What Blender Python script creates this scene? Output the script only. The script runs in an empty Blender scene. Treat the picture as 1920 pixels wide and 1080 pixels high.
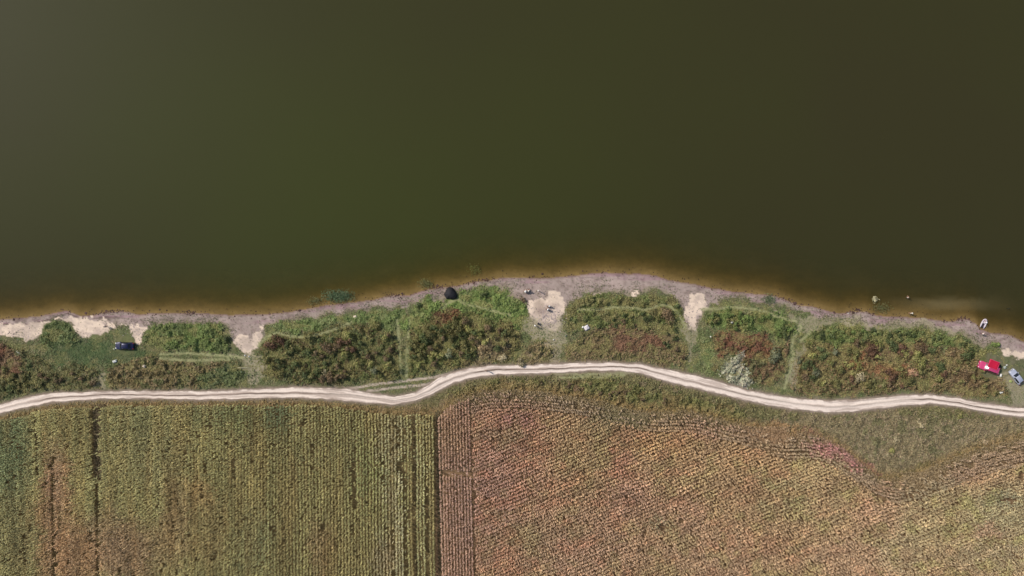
import bpy, math, random
import numpy as np
from mathutils import Vector

random.seed(7)
RNG = np.random.default_rng(7)
SC = bpy.context.scene
COL = SC.collection

# ------------------------------------------------------------------ camera, sky, sun, exposure
H = 170.0            # height of the camera above the water, metres
S = 0.125            # metres per photograph pixel at water level
cam_d = bpy.data.cameras.new('camera')
cam_d.sensor_width = 36.0
cam_d.lens = 36.0 * H / (1920 * S)
cam_d.clip_start = 1.0
cam_d.clip_end = 9000.0
cam = bpy.data.objects.new('camera', cam_d)
COL.objects.link(cam)
cam.location = (0, 0, H)
cam.rotation_euler = (0, 0, 0)
SC.camera = cam

SUN_EL = math.radians(42)
sun_dir = Vector((-0.885 * math.cos(SUN_EL), 0.466 * math.cos(SUN_EL), math.sin(SUN_EL))).normalized()
world = bpy.data.worlds.new('World')
SC.world = world
world.use_nodes = True
wn = world.node_tree
sky = wn.nodes.new('ShaderNodeTexSky')
sky.sky_type = 'NISHITA'
sky.sun_disc = False
sky.sun_elevation = SUN_EL
sky.sun_rotation = math.atan2(sun_dir.x, sun_dir.y)
sky.dust_density = 2.0
bg = wn.nodes['Background']
bg.inputs[1].default_value = 0.12
wn.links.new(sky.outputs[0], bg.inputs[0])
sl = bpy.data.lights.new('sun', 'SUN')
sl.energy = 3.6
sl.angle = math.radians(0.55)
sl.color = (1.0, 0.93, 0.86)
sun = bpy.data.objects.new('sun', sl)
sun.rotation_euler = sun_dir.to_track_quat('Z', 'Y').to_euler()
COL.objects.link(sun)
SC.view_settings.view_transform = 'Standard'
SC.view_settings.look = 'None'
SC.view_settings.gamma = 1.0
SC.view_settings.exposure = 0.0
SC.view_settings.use_curve_mapping = False

# ------------------------------------------------------------------ helpers
def desat(c, k):
    c = np.asarray(c, float); g = c @ np.array([.3, .6, .1])
    return c * (1 - k) + g[..., None] * np.array([1.05, 1.0, .82]) * k
def lin(c):
    c = np.asarray(c, float) / 255.0
    return np.where(c <= 0.04045, c / 12.92, ((c + 0.055) / 1.055) ** 2.4)

_tab = [np.random.default_rng(100 + i).random((256, 256)) for i in range(12)]
def vn(x, y, s=0):
    t = _tab[s % 12]
    x = np.asarray(x, float) + 17.3 * s; y = np.asarray(y, float) - 9.1 * s
    xi = np.floor(x).astype(int); yi = np.floor(y).astype(int)
    fx = x - xi; fy = y - yi
    fx = fx * fx * (3 - 2 * fx); fy = fy * fy * (3 - 2 * fy)
    a = t[xi & 255, yi & 255]; b = t[(xi + 1) & 255, yi & 255]
    c = t[xi & 255, (yi + 1) & 255]; d = t[(xi + 1) & 255, (yi + 1) & 255]
    return (a * (1 - fx) + b * fx) * (1 - fy) + (c * (1 - fx) + d * fx) * fy
def fbm(x, y, s=0, o=4):
    r = 0; a = 0.5; n = 0
    for i in range(o):
        r = r + a * vn(x * 2 ** i, y * 2 ** i, s + i); n += a; a *= 0.55
    return r / n
def ss(a, b, x):
    t = np.clip((x - a) / (b - a), 0, 1)
    return t * t * (3 - 2 * t)
def inpoly(px, py, poly):
    r = np.zeros(np.shape(px), bool)
    n = len(poly)
    for i in range(n):
        x1, y1 = poly[i]; x2, y2 = poly[(i + 1) % n]
        if y1 == y2: continue
        c = ((y1 > py) != (y2 > py)) & (px < (x2 - x1) * (py - y1) / (y2 - y1) + x1)
        r ^= c
    return r
def polydist(px, py, pts):
    d = np.full(np.shape(px), 1e9)
    for (x1, y1), (x2, y2) in zip(pts[:-1], pts[1:]):
        vx, vy = x2 - x1, y2 - y1
        t = np.clip(((px - x1) * vx + (py - y1) * vy) / (vx * vx + vy * vy + 1e-9), 0, 1)
        d = np.minimum(d, np.hypot(px - x1 - t * vx, py - y1 - t * vy))
    return d
def table(rows):
    a = np.array(rows, float)
    return lambda x: np.interp(x, a[:, 0], a[:, 1])
def W(px, py, z=0.0):
    k = S * (H - np.asarray(z, float)) / H
    return (np.asarray(px, float) - 960) * k, (540 - np.asarray(py, float)) * k

# ------------------------------------------------------------------ the lie of the land (photograph-plan coordinates)
shore_t = table([(-900,640),(-240,612),(-100,604),(0,599),(40,596),(72,592),(100,587),(125,583),(140,587),(152,592),(175,591),(190,588),(210,584),(228,583),
 (245,586),(262,590),(285,588),(310,587),(355,588),(400,589),(440,590),(480,590),(505,588),(540,584),(580,579),(610,573),(640,569),(670,566),
 (700,562),(720,556),(740,553),(770,553),(785,547),(805,541),(830,538),(858,536),(880,531),(905,526),(930,522),(960,520),(1000,520),(1040,520),
 (1075,518),(1090,514),(1150,511),(1200,513),(1230,517),(1260,526),(1300,533),(1340,541),(1370,546),(1400,549),(1440,553),(1456,556),(1475,563),
 (1495,571),(1530,577),(1555,583),(1575,587),(1600,583),(1622,582),(1640,590),(1665,594),(1700,595),(1740,598),(1770,603),(1785,603),(1800,598),
 (1815,597),(1830,606),(1838,618),(1860,624),(1890,627),(1910,636),(1930,646),(2000,668),(2160,700),(2900,800)])
def shore(px):
    return shore_t(px) + 5.0 * (fbm(np.asarray(px) / 22.0, 3.3, 1, 4) - 0.5)
veg_t = table([(-900,690),(-240,650),(0,634),(20,628),(36,626),(50,640),(74,636),(80,610),(92,602),(115,600),(130,606),(140,625),(150,636),(160,641),(172,634),
 (185,625),(205,617),(214,613),(240,612),(248,622),(256,634),(264,637),(270,622),(282,608),(300,603),(400,605),(420,610),(430,620),(440,640),
 (448,655),(458,663),(470,661),(482,650),(492,634),(500,618),(520,606),(560,598),(600,592),(640,588),(700,582),(745,575),(775,568),(800,560),
 (830,560),(870,548),(905,540),(960,548),(985,560),(992,585),(996,605),(1010,615),(1030,612),(1050,609),(1058,585),(1068,572),(1085,556),
 (1100,542),(1115,552),(1140,548),(1170,552),(1200,552),(1230,548),(1262,560),(1276,575),(1284,600),(1292,622),(1302,618),(1312,600),
 (1322,578),(1340,566),(1370,562),(1400,566),(1450,572),(1500,584),(1540,598),(1600,606),(1640,606),(1700,611),(1760,616),(1800,618),
 (1832,640),(1845,646),(1870,646),(1882,666),(1900,672),(1925,680),(2160,720),(2900,820)])
road_rows = [(-900,820,840),(-240,790,812),(-60,768,788),(0,759,776),(30,750,768),(60,742,762),(100,737,754),(200,733,748),(300,733,748),(400,733,750),(500,728,746),
 (560,725,746),(600,726,748),(650,729,752),(700,738,757),(740,743,759),(780,735,752),(805,721,743),(822,709,733),(850,697,719),(880,689,710),(930,685,703),
 (1000,684,701),(1060,681,698),(1100,680,696),(1150,679,695),(1200,683,700),(1250,692,716),(1300,703,727),(1350,716,739),(1400,731,752),
 (1450,740,762),(1500,747,769),(1550,751,774),(1600,749,772),(1650,744,766),(1700,740,760),(1750,740,757),(1800,747,763),(1850,757,773),
 (1900,763,780),(1930,765,783),(2160,790,806),(2900,900,918)]
rt = np.array(road_rows, float)
road_top = lambda x: np.interp(x, rt[:, 0], rt[:, 1]) + 2.0 * (vn(np.asarray(x) / 14.0, 1.1, 2) - .5)
road_bot = lambda x: np.interp(x, rt[:, 0], rt[:, 2]) + 2.0 * (vn(np.asarray(x) / 12.0, 7.1, 3) - .5)
maize_top = table([(-900,850),(-240,812),(0,786),(60,779),(69,770),(100,766),(200,760),(400,758),(600,758),(650,764),(700,772),(760,776),(815,776),(822,776),(835,762),
 (870,745),(905,735),(950,733),(1000,736),(1050,742),(1110,752),(1180,770),(1240,776),(1290,772),(1340,786),(1420,806),(1470,820),(1505,812),(1530,818),
 (1570,836),(1610,868),(1650,900),(1700,898),(1760,872),(1840,842),(1920,822),(2160,780),(2900,700)])

def ground_z(px, py):
    d = py - shore(px)
    z = np.interp(d, [-1500, -400, -120, -30, -6, 0, 18, 45, 85], [-3.5, -3.2, -1.7, -0.5, -0.07, 0.0, 0.2, 0.62, 1.0])
    b = (fbm(px / 26.0, py / 26.0, 4, 3) - 0.5) * 0.22 * ss(8, 40, d)
    rm = (road_top(px) + road_bot(px)) / 2
    return z + b * ss(10, 22, np.abs(py - rm))

# side track north of the main road
side_track = [(655,729),(700,721),(760,714),(810,708),(850,699)]
side_track2 = [(690,733),(740,727),(800,721),(822,714)]
paths = [[(484,648),(500,632),(522,624),(545,631),(575,632),(605,625),(640,613),(660,603)],
         [(828,578),(845,566),(858,562),(875,572),(905,577),(935,586),(958,591)],
         [(1085,580),(1120,581),(1150,576),(1185,577),(1210,581),(1238,571),(1256,574),(1272,588),(1284,612)],
         [(1316,580),(1345,579),(1372,576),(1400,578),(1430,583),(1452,592),(1490,602)],
         [(1502,610),(1498,622),(1487,635),(1484,660)],
         [(1520,622),(1512,630),(1500,640)],
         [(300,664),(350,662),(430,668),(455,670)],[(300,672),(350,676),(430,674)],
         [(745,600),(748,640),(751,700)],[(768,600),(764,640),(762,706)],
         [(1040,700),(1090,703),(1140,701),(1190,698)],[(1045,708),(1110,709),(1170,704)],
         [(1470,728),(1482,690),(1488,660)]]

# ------------------------------------------------------------------ plant cover patches: polygon, height, palette, look
# each: name, label, category, poly, height m, palette (srgb), leaf length m, bush factor
V = []
def patch(name, label, poly, h, pal, leaf=0.35, clump=12.0, dens=1.0):
    V.append(dict(name=name, label=label, poly=poly, h=h, pal=[lin(c) for c in pal], leaf=leaf, clump=clump, dens=dens))
patch('meadow_grass', 'short green and straw coloured grass between the shore and the dirt road', None, .22,
      [(92,108,62),(104,112,72),(118,116,82),(84,102,58)], .3, 16)
patch('verge_grass', 'dull olive grass and weeds between the dirt road and the maize', 'south', .38,
      [(104,100,64),(114,108,70),(96,96,58),(120,108,80)], .4, 10)
patch('dry_verge_grass', 'grey brown dry grass on the wide verge above the maize on the right',
      [(1440,790),(1500,782),(1640,772),(1900,790),(1960,800),(1960,812),(1800,850),(1660,900),(1620,868),(1560,828),(1470,812)], .32,
      [(124,112,84),(116,106,78),(130,116,92),(108,104,72)], .4, 9)
patch('pink_weeds', 'pinkish weeds on the verge edge above the curved maize rows',
      [(1490,806),(1536,812),(1580,832),(1628,862),(1650,896),(1620,884),(1580,850),(1520,824)], .3, [(150,104,100),(134,100,90),(140,112,96)], .35, 8)
patch('russet_weeds', 'russet weeds on the verge between the two bands of curved rows',
      [(1390,796),(1440,786),(1500,800),(1500,822),(1440,836),(1400,816)], .3, [(148,118,82),(134,112,78),(126,116,80)], .35, 8)
patch('olive_weeds', 'olive weeds along the bend of the verge south of the road',
      [(830,745),(870,722),(930,712),(1000,712),(1130,712),(1230,732),(1330,752),(1400,775),(1380,795),(1290,772),(1180,768),(1100,748),(1000,732),(900,732)], .6,
      [(108,108,58),(94,98,52),(120,112,68),(104,92,54)], .45, 8)
patch('brown_weeds', 'brown and olive weeds filling the left end of the strip above the road',
      [(-200,690),(0,655),(50,650),(66,670),(100,690),(170,682),(190,730),(100,730),(40,738),(0,752),(-200,775)], .8,
      [(96,94,56),(84,92,52),(106,98,62),(80,92,50)], .4, 9)
patch('red_brown_weeds', 'reddish brown weeds at the far left end of the strip',
      [(-160,660),(0,646),(24,648),(34,668),(30,700),(0,712),(-160,730)], .9, [(116,78,60),(104,82,58),(118,94,70)], .35, 8)
patch('brown_reeds', 'brown reedy weeds in a long bed between the dark car and the road',
      [(196,690),(215,682),(300,676),(400,680),(455,690),(460,712),(440,728),(300,728),(205,724)], .8,
      [(116,102,66),(98,90,54),(124,108,76),(92,94,54)], .45, 8)
patch('green_weeds', 'dark green weeds beside the pale gap in the middle of the left strip',
      [(380,700),(430,688),(470,692),(478,720),(440,730),(360,728)], .7, [(88,106,60),(76,92,52),(100,108,68)], .4, 8)
patch('lush_grass', 'lush bright green grass block beside the dark car',
      [(270,628),(284,608),(300,604),(400,606),(424,616),(434,640),(430,655),(380,655),(330,652),(286,648),(270,640)], .75,
      [(92,120,48),(84,110,44),(102,122,58),(78,100,44)], .45, 10)
patch('bank_grass', 'green grassy knoll reaching down to the sand at the left',
      [(78,625),(82,608),(96,602),(118,602),(132,610),(140,628),(152,640),(128,652),(90,652),(74,642)], .8,
      [(80,104,50),(72,94,46),(90,110,60)], .4, 9)
patch('dark_lawn', 'dark green low grass around the parked dark car',
      [(100,650),(160,644),(210,640),(270,655),(300,662),(290,674),(200,682),(150,686),(100,680)], .2, [(62,96,50),(70,98,56),(84,102,62)], .25, 12)
patch('shore_grass', 'green grass on the bank above the middle of the beach',
      [(500,622),(530,608),(600,598),(700,586),(752,576),(760,600),(744,622),(700,612),(640,604),(600,620),(560,628),(520,618)], .5,
      [(94,120,56),(86,112,50),(108,124,70)], .42, 10)
patch('tall_weeds', 'tangle of tall dark green and brown weeds in the left thicket',
      [(480,690),(492,640),(520,630),(580,632),(640,612),(700,614),(740,622),(752,640),(752,700),(735,710),(640,722),(560,720),(500,716)], .8,
      [(92,98,50),(76,92,50),(98,92,56),(108,106,54),(88,78,50),(84,96,46)], .42, 10)
patch('bright_grass', 'bright green grass above the middle thicket beside the dark shelter',
      [(748,596),(772,570),(800,560),(840,562),(870,548),(905,540),(960,548),(988,562),(994,600),(985,616),(950,606),(900,586),(850,578),(800,590),(775,620),(755,640)], .6,
      [(98,128,50),(88,116,46),(112,128,66)], .42, 9)
patch('leafy_weeds', 'tangle of tall leafy weeds in the middle thicket',
      [(764,640),(776,612),(800,592),(850,582),(900,588),(950,606),(980,618),(972,650),(948,690),(900,684),(850,690),(800,706),(764,706)], .8,
      [(94,100,48),(82,96,46),(104,98,56),(114,108,60),(92,84,52)], .42, 10)
patch('red_weeds', 'red brown weeds on the crest of the middle thicket', [(806,588),(830,578),(868,576),(872,592),(846,602),(808,602)], .9,
      [(116,80,52),(100,72,50)], .35, 8)
patch('straw_weeds', 'straw coloured dead weeds at the foot of the middle thicket', [(895,630),(930,628),(950,640),(940,672),(915,690),(890,686),(902,660)], .7,
      [(138,122,92),(120,106,78),(106,96,70)], .5, 7)
patch('tawny_reeds', 'tawny reedy weeds between the gravel patch and the road',
      [(964,690),(985,650),(1010,640),(1040,640),(1062,660),(1060,690),(1000,692)], .8, [(122,108,76),(100,96,60),(134,118,90)], .45, 7)
patch('green_bank_weeds', 'green weeds on the bank right of the gravel patch',
      [(1064,590),(1076,566),(1100,548),(1150,556),(1210,556),(1262,562),(1274,590),(1270,618),(1180,612),(1090,618),(1068,620)], .7,
      [(96,108,52),(88,100,48),(112,112,66),(104,100,60)], .4, 9)
patch('rust_weeds', 'rusty brown weeds on the slope between the two white sand gaps',
      [(1062,690),(1068,650),(1090,632),(1130,618),(1200,614),(1270,624),(1290,650),(1294,690),(1200,682),(1130,676)], .55,
      [(116,100,68),(106,102,60),(124,106,76),(100,96,58)], .38, 8)
patch('red_heath', 'patch of dark red weeds on the slope right of the crumpled white sheet',
      [(1136,616),(1180,614),(1232,622),(1240,650),(1200,662),(1150,648),(1136,634)], .5, [(122,88,68),(112,84,62),(120,100,72)], .35, 7)
patch('light_green_grass', 'light green grass running down from the right sand gap to the road',
      [(1296,640),(1316,620),(1334,650),(1344,690),(1360,706),(1330,704),(1300,692)], .35, [(104,122,66),(112,120,78),(94,110,58)], .35, 10)
patch('green_crest_weeds', 'vivid green weeds on the crest right of the second sand gap',
      [(1316,600),(1330,582),(1380,580),(1440,584),(1480,604),(1496,630),(1470,636),(1420,620),(1370,612),(1330,618)], .8,
      [(90,118,50),(82,106,46),(104,112,58)], .4, 9)
patch('crimson_weeds', 'crimson and rust weeds above the pale grey mat of weeds',
      [(1336,630),(1380,622),(1440,634),(1456,660),(1430,700),(1400,676),(1380,664),(1350,676),(1338,660)], .9, [(118,78,56),(110,72,56),(108,98,60),(126,94,60)], .36, 8)
patch('mixed_weeds', 'olive weeds mixed with brown around the grey shrub right of the pale mat',
      [(1336,680),(1350,690),(1346,704),(1340,700)], .6, [(104,96,60)], .36, 8)
patch('olive_brush', 'olive brush below the crimson weeds', [(1400,680),(1440,670),(1470,640),(1480,650),(1466,700),(1440,722),(1412,720)], .8,
      [(102,98,62),(112,88,64),(92,92,58)], .38, 8)
patch('fresh_weeds', 'fresh green weeds in a long belt behind the beach on the right',
      [(1502,628),(1530,616),(1600,614),(1700,616),(1790,626),(1840,650),(1880,668),(1870,690),(1830,672),(1760,644),(1690,640),(1620,640),(1560,650),(1510,650)], .75,
      [(88,110,48),(98,114,54),(80,98,46),(106,110,62)], .4, 9)
patch('autumn_weeds', 'autumn coloured weeds filling the right thicket above the road',
      [(1500,650),(1560,646),(1620,640),(1700,640),(1760,646),(1780,690),(1770,738),(1660,734),(1600,742),(1500,740),(1478,722),(1490,690)], .85,
      [(112,100,62),(108,88,60),(98,102,58),(124,102,72),(96,88,54),(104,104,60)], .38, 8)
patch('maroon_weeds', 'maroon weeds in the heart of the right thicket',
      [(1622,650),(1650,644),(1700,650),(1736,650),(1742,668),(1700,672),(1652,680),(1626,670)], .95, [(102,76,62),(108,84,64),(96,84,58)], .35, 8)
patch('orange_weeds', 'orange brown weeds left of the maroon weeds', [(1580,668),(1615,660),(1640,684),(1700,690),(1700,704),(1640,700),(1586,690)], .7,
      [(142,98,66),(128,88,60),(132,110,68)], .35, 8)
patch('ochre_weeds', 'ochre weeds between the thicket and the red car',
      [(1770,660),(1800,654),(1836,668),(1846,700),(1880,714),(1886,744),(1780,742),(1764,720)], .8, [(118,104,66),(110,96,62),(126,108,76),(104,84,58)], .38, 8)
patch('camp_grass', 'worn short grass around the red car and the silver car',
      [(1845,660),(1900,662),(1960,690),(1960,765),(1890,756),(1884,710),(1850,705)], .12, [(92,106,70),(108,110,84),(86,98,66)], .25, 14)
patch('pale_weed_mat', 'pale grey green mat of matted weeds beside the road bend',
      [(1354,706),(1364,692),(1378,678),(1386,664),(1400,672),(1402,690),(1414,700),(1414,722),(1396,724),(1372,722)], .75, [(140,144,124),(150,152,134),(130,134,116),(152,150,138)], .5, 7)
NV = len(V)

sand_polys = [[(-900,615),(0,606),(60,602),(90,596),(124,592),(150,598),(190,598),(212,606),(208,616),(180,628),(165,642),(150,640),(134,612),(118,600),(90,602),(76,636),(60,640),(30,628),(0,640),(-900,680)],
 [(212,612),(244,608),(268,602),(282,606),(268,624),(262,638),(250,630),(244,614)],
 [(430,634),(450,624),(470,620),(492,622),(488,644),(474,662),(462,664),(452,656)],
 [(994,562),(1020,552),(1062,552),(1062,578),(1054,608),(1030,614),(1008,606),(996,584)],
 [(1186,546),(1200,548),(1206,560),(1196,564),(1184,558)],
 [(1110,556),(1128,554),(1126,560),(1112,562)],
 [(1280,564),(1316,558),(1324,566),(1318,584),(1304,592),(1302,614),(1296,622),(1288,606),(1284,584)],
 [(1882,652),(1916,662),(1990,690),(2060,720),(2000,730),(1925,690),(1900,680),(1884,668)]]
faint_polys = [[(996,606),(1056,606),(1052,640),(1046,690),(1030,690),(1026,640),(1004,630)],[(452,660),(484,660),(486,690),(478,722),(462,722),(458,690)],[(205,690),(196,700),(190,728),(168,728),(172,700)],[(975,600),(1064,590),(1070,640),(1040,640),(990,630)], [(1470,720),(1482,680),(1492,640),(1506,636),(1504,690),(1490,730)],
 [(1282,610),(1310,605),(1316,640),(1304,690),(1290,660)],[(1450,590),(1500,590),(1560,600),(1620,606),(1600,614),(1540,614),(1500,624)],
 [(440,664),(490,664),(496,700),(480,722),(460,722),(446,690)],[(1878,700),(1960,720),(1960,768),(1890,758)],[(1580,600),(1760,606),(1800,622),(1700,618),(1580,614)]]

lanes = [([(742,604),(757,640),(758,712)],7), ([(1040,632),(1052,660),(1056,690)],6), ([(1490,640),(1482,680),(1474,722)],9), ([(1296,620),(1302,650),(1312,690)],8)]
def warp(px, py, a=9.0, f=14.0):
    return (px + a * 1.3 * (fbm(px / f, py / f, 6, 3) - .5) * 2 + a * 1.2 * (vn(px / 34., py / 34., 2) - .5) * 2,
            py + a * 1.3 * (fbm(px / f, py / f, 9, 3) - .5) * 2 + a * .8 * (vn(px / 30., py / 30., 5) - .5) * 2)
def veg_index(px, py):
    """which patch grows at a point: -1 none"""
    wx, wy = warp(px, py)
    r = np.full(np.shape(px), -1)
    top = veg_t(px)
    n = (wy > top) & (py < road_top(px) - 2)
    r[n] = 0
    s = (py > road_bot(px) + 2) & (py < maize_top(px) + 6)
    r[s] = 1
    for i in range(2, NV):
        m = inpoly(wx, wy, V[i]['poly'])
        ok = (n if np.mean([q[1] for q in V[i]['poly']]) < np.interp(np.mean([q[0] for q in V[i]['poly']]), rt[:, 0], rt[:, 1]) else s)
        r[m & ok] = i
    for p, w_ in lanes:
        r[(polydist(wx * .3 + px * .7, wy * .3 + py * .7, p) < w_) & n] = 0
    return r
def palette(idx, px, py, rnd, s=0):
    out = np.zeros(np.shape(px) + (3,))
    for i in range(NV):
        m = idx == i
        if not m.any(): continue
        pal = np.array(V[i]['pal']); k = len(pal)
        t = np.clip((fbm(px[m] / 17.0, py[m] / 17.0, 3 + i + s, 3) - .28) * 2.2, 0, .999) + rnd[m] * .30 - .15
        t = np.clip(t, 0, .999) * k
        j = np.clip(t.astype(int), 0, k - 1)
        out[m] = pal[j]
    return out

# ------------------------------------------------------------------ mesh and material helpers
def fast_mesh(name, V_, F_, col=None):
    me = bpy.data.meshes.new(name)
    V_ = np.ascontiguousarray(V_, np.float32); F_ = np.ascontiguousarray(F_, np.int32)
    k = F_.shape[1]
    me.vertices.add(len(V_)); me.vertices.foreach_set('co', V_.ravel())
    me.loops.add(F_.size); me.loops.foreach_set('vertex_index', F_.ravel())
    me.polygons.add(len(F_)); me.polygons.foreach_set('loop_start', np.arange(0, F_.size, k, dtype=np.int32))
    if col is not None:
        a = me.color_attributes.new('col', 'FLOAT_COLOR', 'POINT')
        c = np.ones((len(V_), 4), np.float32); c[:, :col.shape[1]] = col
        a.data.foreach_set('color', c.ravel())
    me.update(calc_edges=True)
    return me
def link(name, me, mat=None, parent=None, smooth=False, **props):
    o = bpy.data.objects.new(name, me)
    COL.objects.link(o)
    if mat is not None:
        me.materials.clear(); me.materials.append(mat)
    if smooth:
        me.polygons.foreach_set('use_smooth', np.ones(len(me.polygons), bool))
    if parent is not None: o.parent = parent
    for k, v in props.items():
        if v is not None: o[k] = v
    return o
def empty(name, loc, rz=0.0, **props):
    o = bpy.data.objects.new(name, None)
    COL.objects.link(o); o.location = loc; o.rotation_euler = (0, 0, rz)
    o.empty_display_size = 0.3
    for k, v in props.items():
        if v is not None: o[k] = v
    return o

def mat_plain(name, rgb, rough=.6, metal=0.0, spec=.5, noise=.15, scale=6.0, coat=0.0, bump=0.0):
    m = bpy.data.materials.new(name); m.use_nodes = True
    nt = m.node_tree; b = nt.nodes['Principled BSDF']
    b.inputs['Roughness'].default_value = rough
    b.inputs['Metallic'].default_value = metal
    b.inputs['Specular IOR Level'].default_value = spec
    b.inputs['Coat Weight'].default_value = coat
    t = nt.nodes.new('ShaderNodeTexNoise'); t.inputs['Scale'].default_value = scale; t.inputs['Detail'].default_value = 5
    tc = nt.nodes.new('ShaderNodeTexCoord'); nt.links.new(tc.outputs['Object'], t.inputs['Vector'])
    r = nt.nodes.new('ShaderNodeMapRange'); r.inputs[3].default_value = 1 - noise; r.inputs[4].default_value = 1 + noise
    nt.links.new(t.outputs[0], r.inputs[0])
    mx = nt.nodes.new('ShaderNodeVectorMath'); mx.operation = 'SCALE'
    c = lin(rgb); mx.inputs[0].default_value = tuple(c)
    nt.links.new(r.outputs[0], mx.inputs['Scale'])
    nt.links.new(mx.outputs[0], b.inputs['Base Color'])
    if bump:
        bp = nt.nodes.new('ShaderNodeBump'); bp.inputs['Strength'].default_value = bump; bp.inputs['Distance'].default_value = .05
        nt.links.new(t.outputs[0], bp.inputs['Height']); nt.links.new(bp.outputs[0], b.inputs['Normal'])
    return m
def mat_attr(name, rough=.9, noise=.2, scale=2.0, bump=.0, transl=0.0, spec=.2, dist=.05):
    """colour comes from the mesh attribute 'col', grain from noise"""
    m = bpy.data.materials.new(name); m.use_nodes = True
    nt = m.node_tree; b = nt.nodes['Principled BSDF']; out = nt.nodes['Material Output']
    b.inputs['Roughness'].default_value = rough
    b.inputs['Specular IOR Level'].default_value = spec
    a = nt.nodes.new('ShaderNodeAttribute'); a.attribute_name = 'col'
    src = a.outputs['Color']
    if noise:
        g = nt.nodes.new('ShaderNodeNewGeometry')
        t = nt.nodes.new('ShaderNodeTexNoise'); t.inputs['Scale'].default_value = scale; t.inputs['Detail'].default_value = 6
        t.inputs['Roughness'].default_value = .65
        nt.links.new(g.outputs['Position'], t.inputs['Vector'])
        r = nt.nodes.new('ShaderNodeMapRange'); r.inputs[1].default_value = .25; r.inputs[2].default_value = .75
        r.inputs[3].default_value = 1 - noise; r.inputs[4].default_value = 1 + noise
        nt.links.new(t.outputs[0], r.inputs[0])
        mx = nt.nodes.new('ShaderNodeVectorMath'); mx.operation = 'SCALE'
        nt.links.new(src, mx.inputs[0]); nt.links.new(r.outputs[0], mx.inputs['Scale'])
        src = mx.outputs[0]
        if bump:
            bp = nt.nodes.new('ShaderNodeBump'); bp.inputs['Strength'].default_value = bump; bp.inputs['Distance'].default_value = dist
            nt.links.new(t.outputs[0], bp.inputs['Height']); nt.links.new(bp.outputs[0], b.inputs['Normal'])
    nt.links.new(src, b.inputs['Base Color'])
    if transl:
        tr = nt.nodes.new('ShaderNodeBsdfTranslucent'); nt.links.new(src, tr.inputs['Color'])
        ms = nt.nodes.new('ShaderNodeMixShader'); ms.inputs[0].default_value = transl
        nt.links.new(b.outputs[0], ms.inputs[1]); nt.links.new(tr.outputs[0], ms.inputs[2])
        nt.links.new(ms.outputs[0], out.inputs['Surface'])
    return m

M_ground = mat_attr('soil', .95, .28, 1.6, .6)
M_beach = mat_attr('beach_sand', .9, .16, 1.3, .5, spec=.25)
M_road = mat_attr('road_dust', .95, .10, 2.2, .4)
M_leaf = mat_attr('leaves', .6, 0.0, transl=.22, spec=.25)
M_maize = mat_attr('maize_leaves', .6, 0.0, transl=.2, spec=.25)

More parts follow.
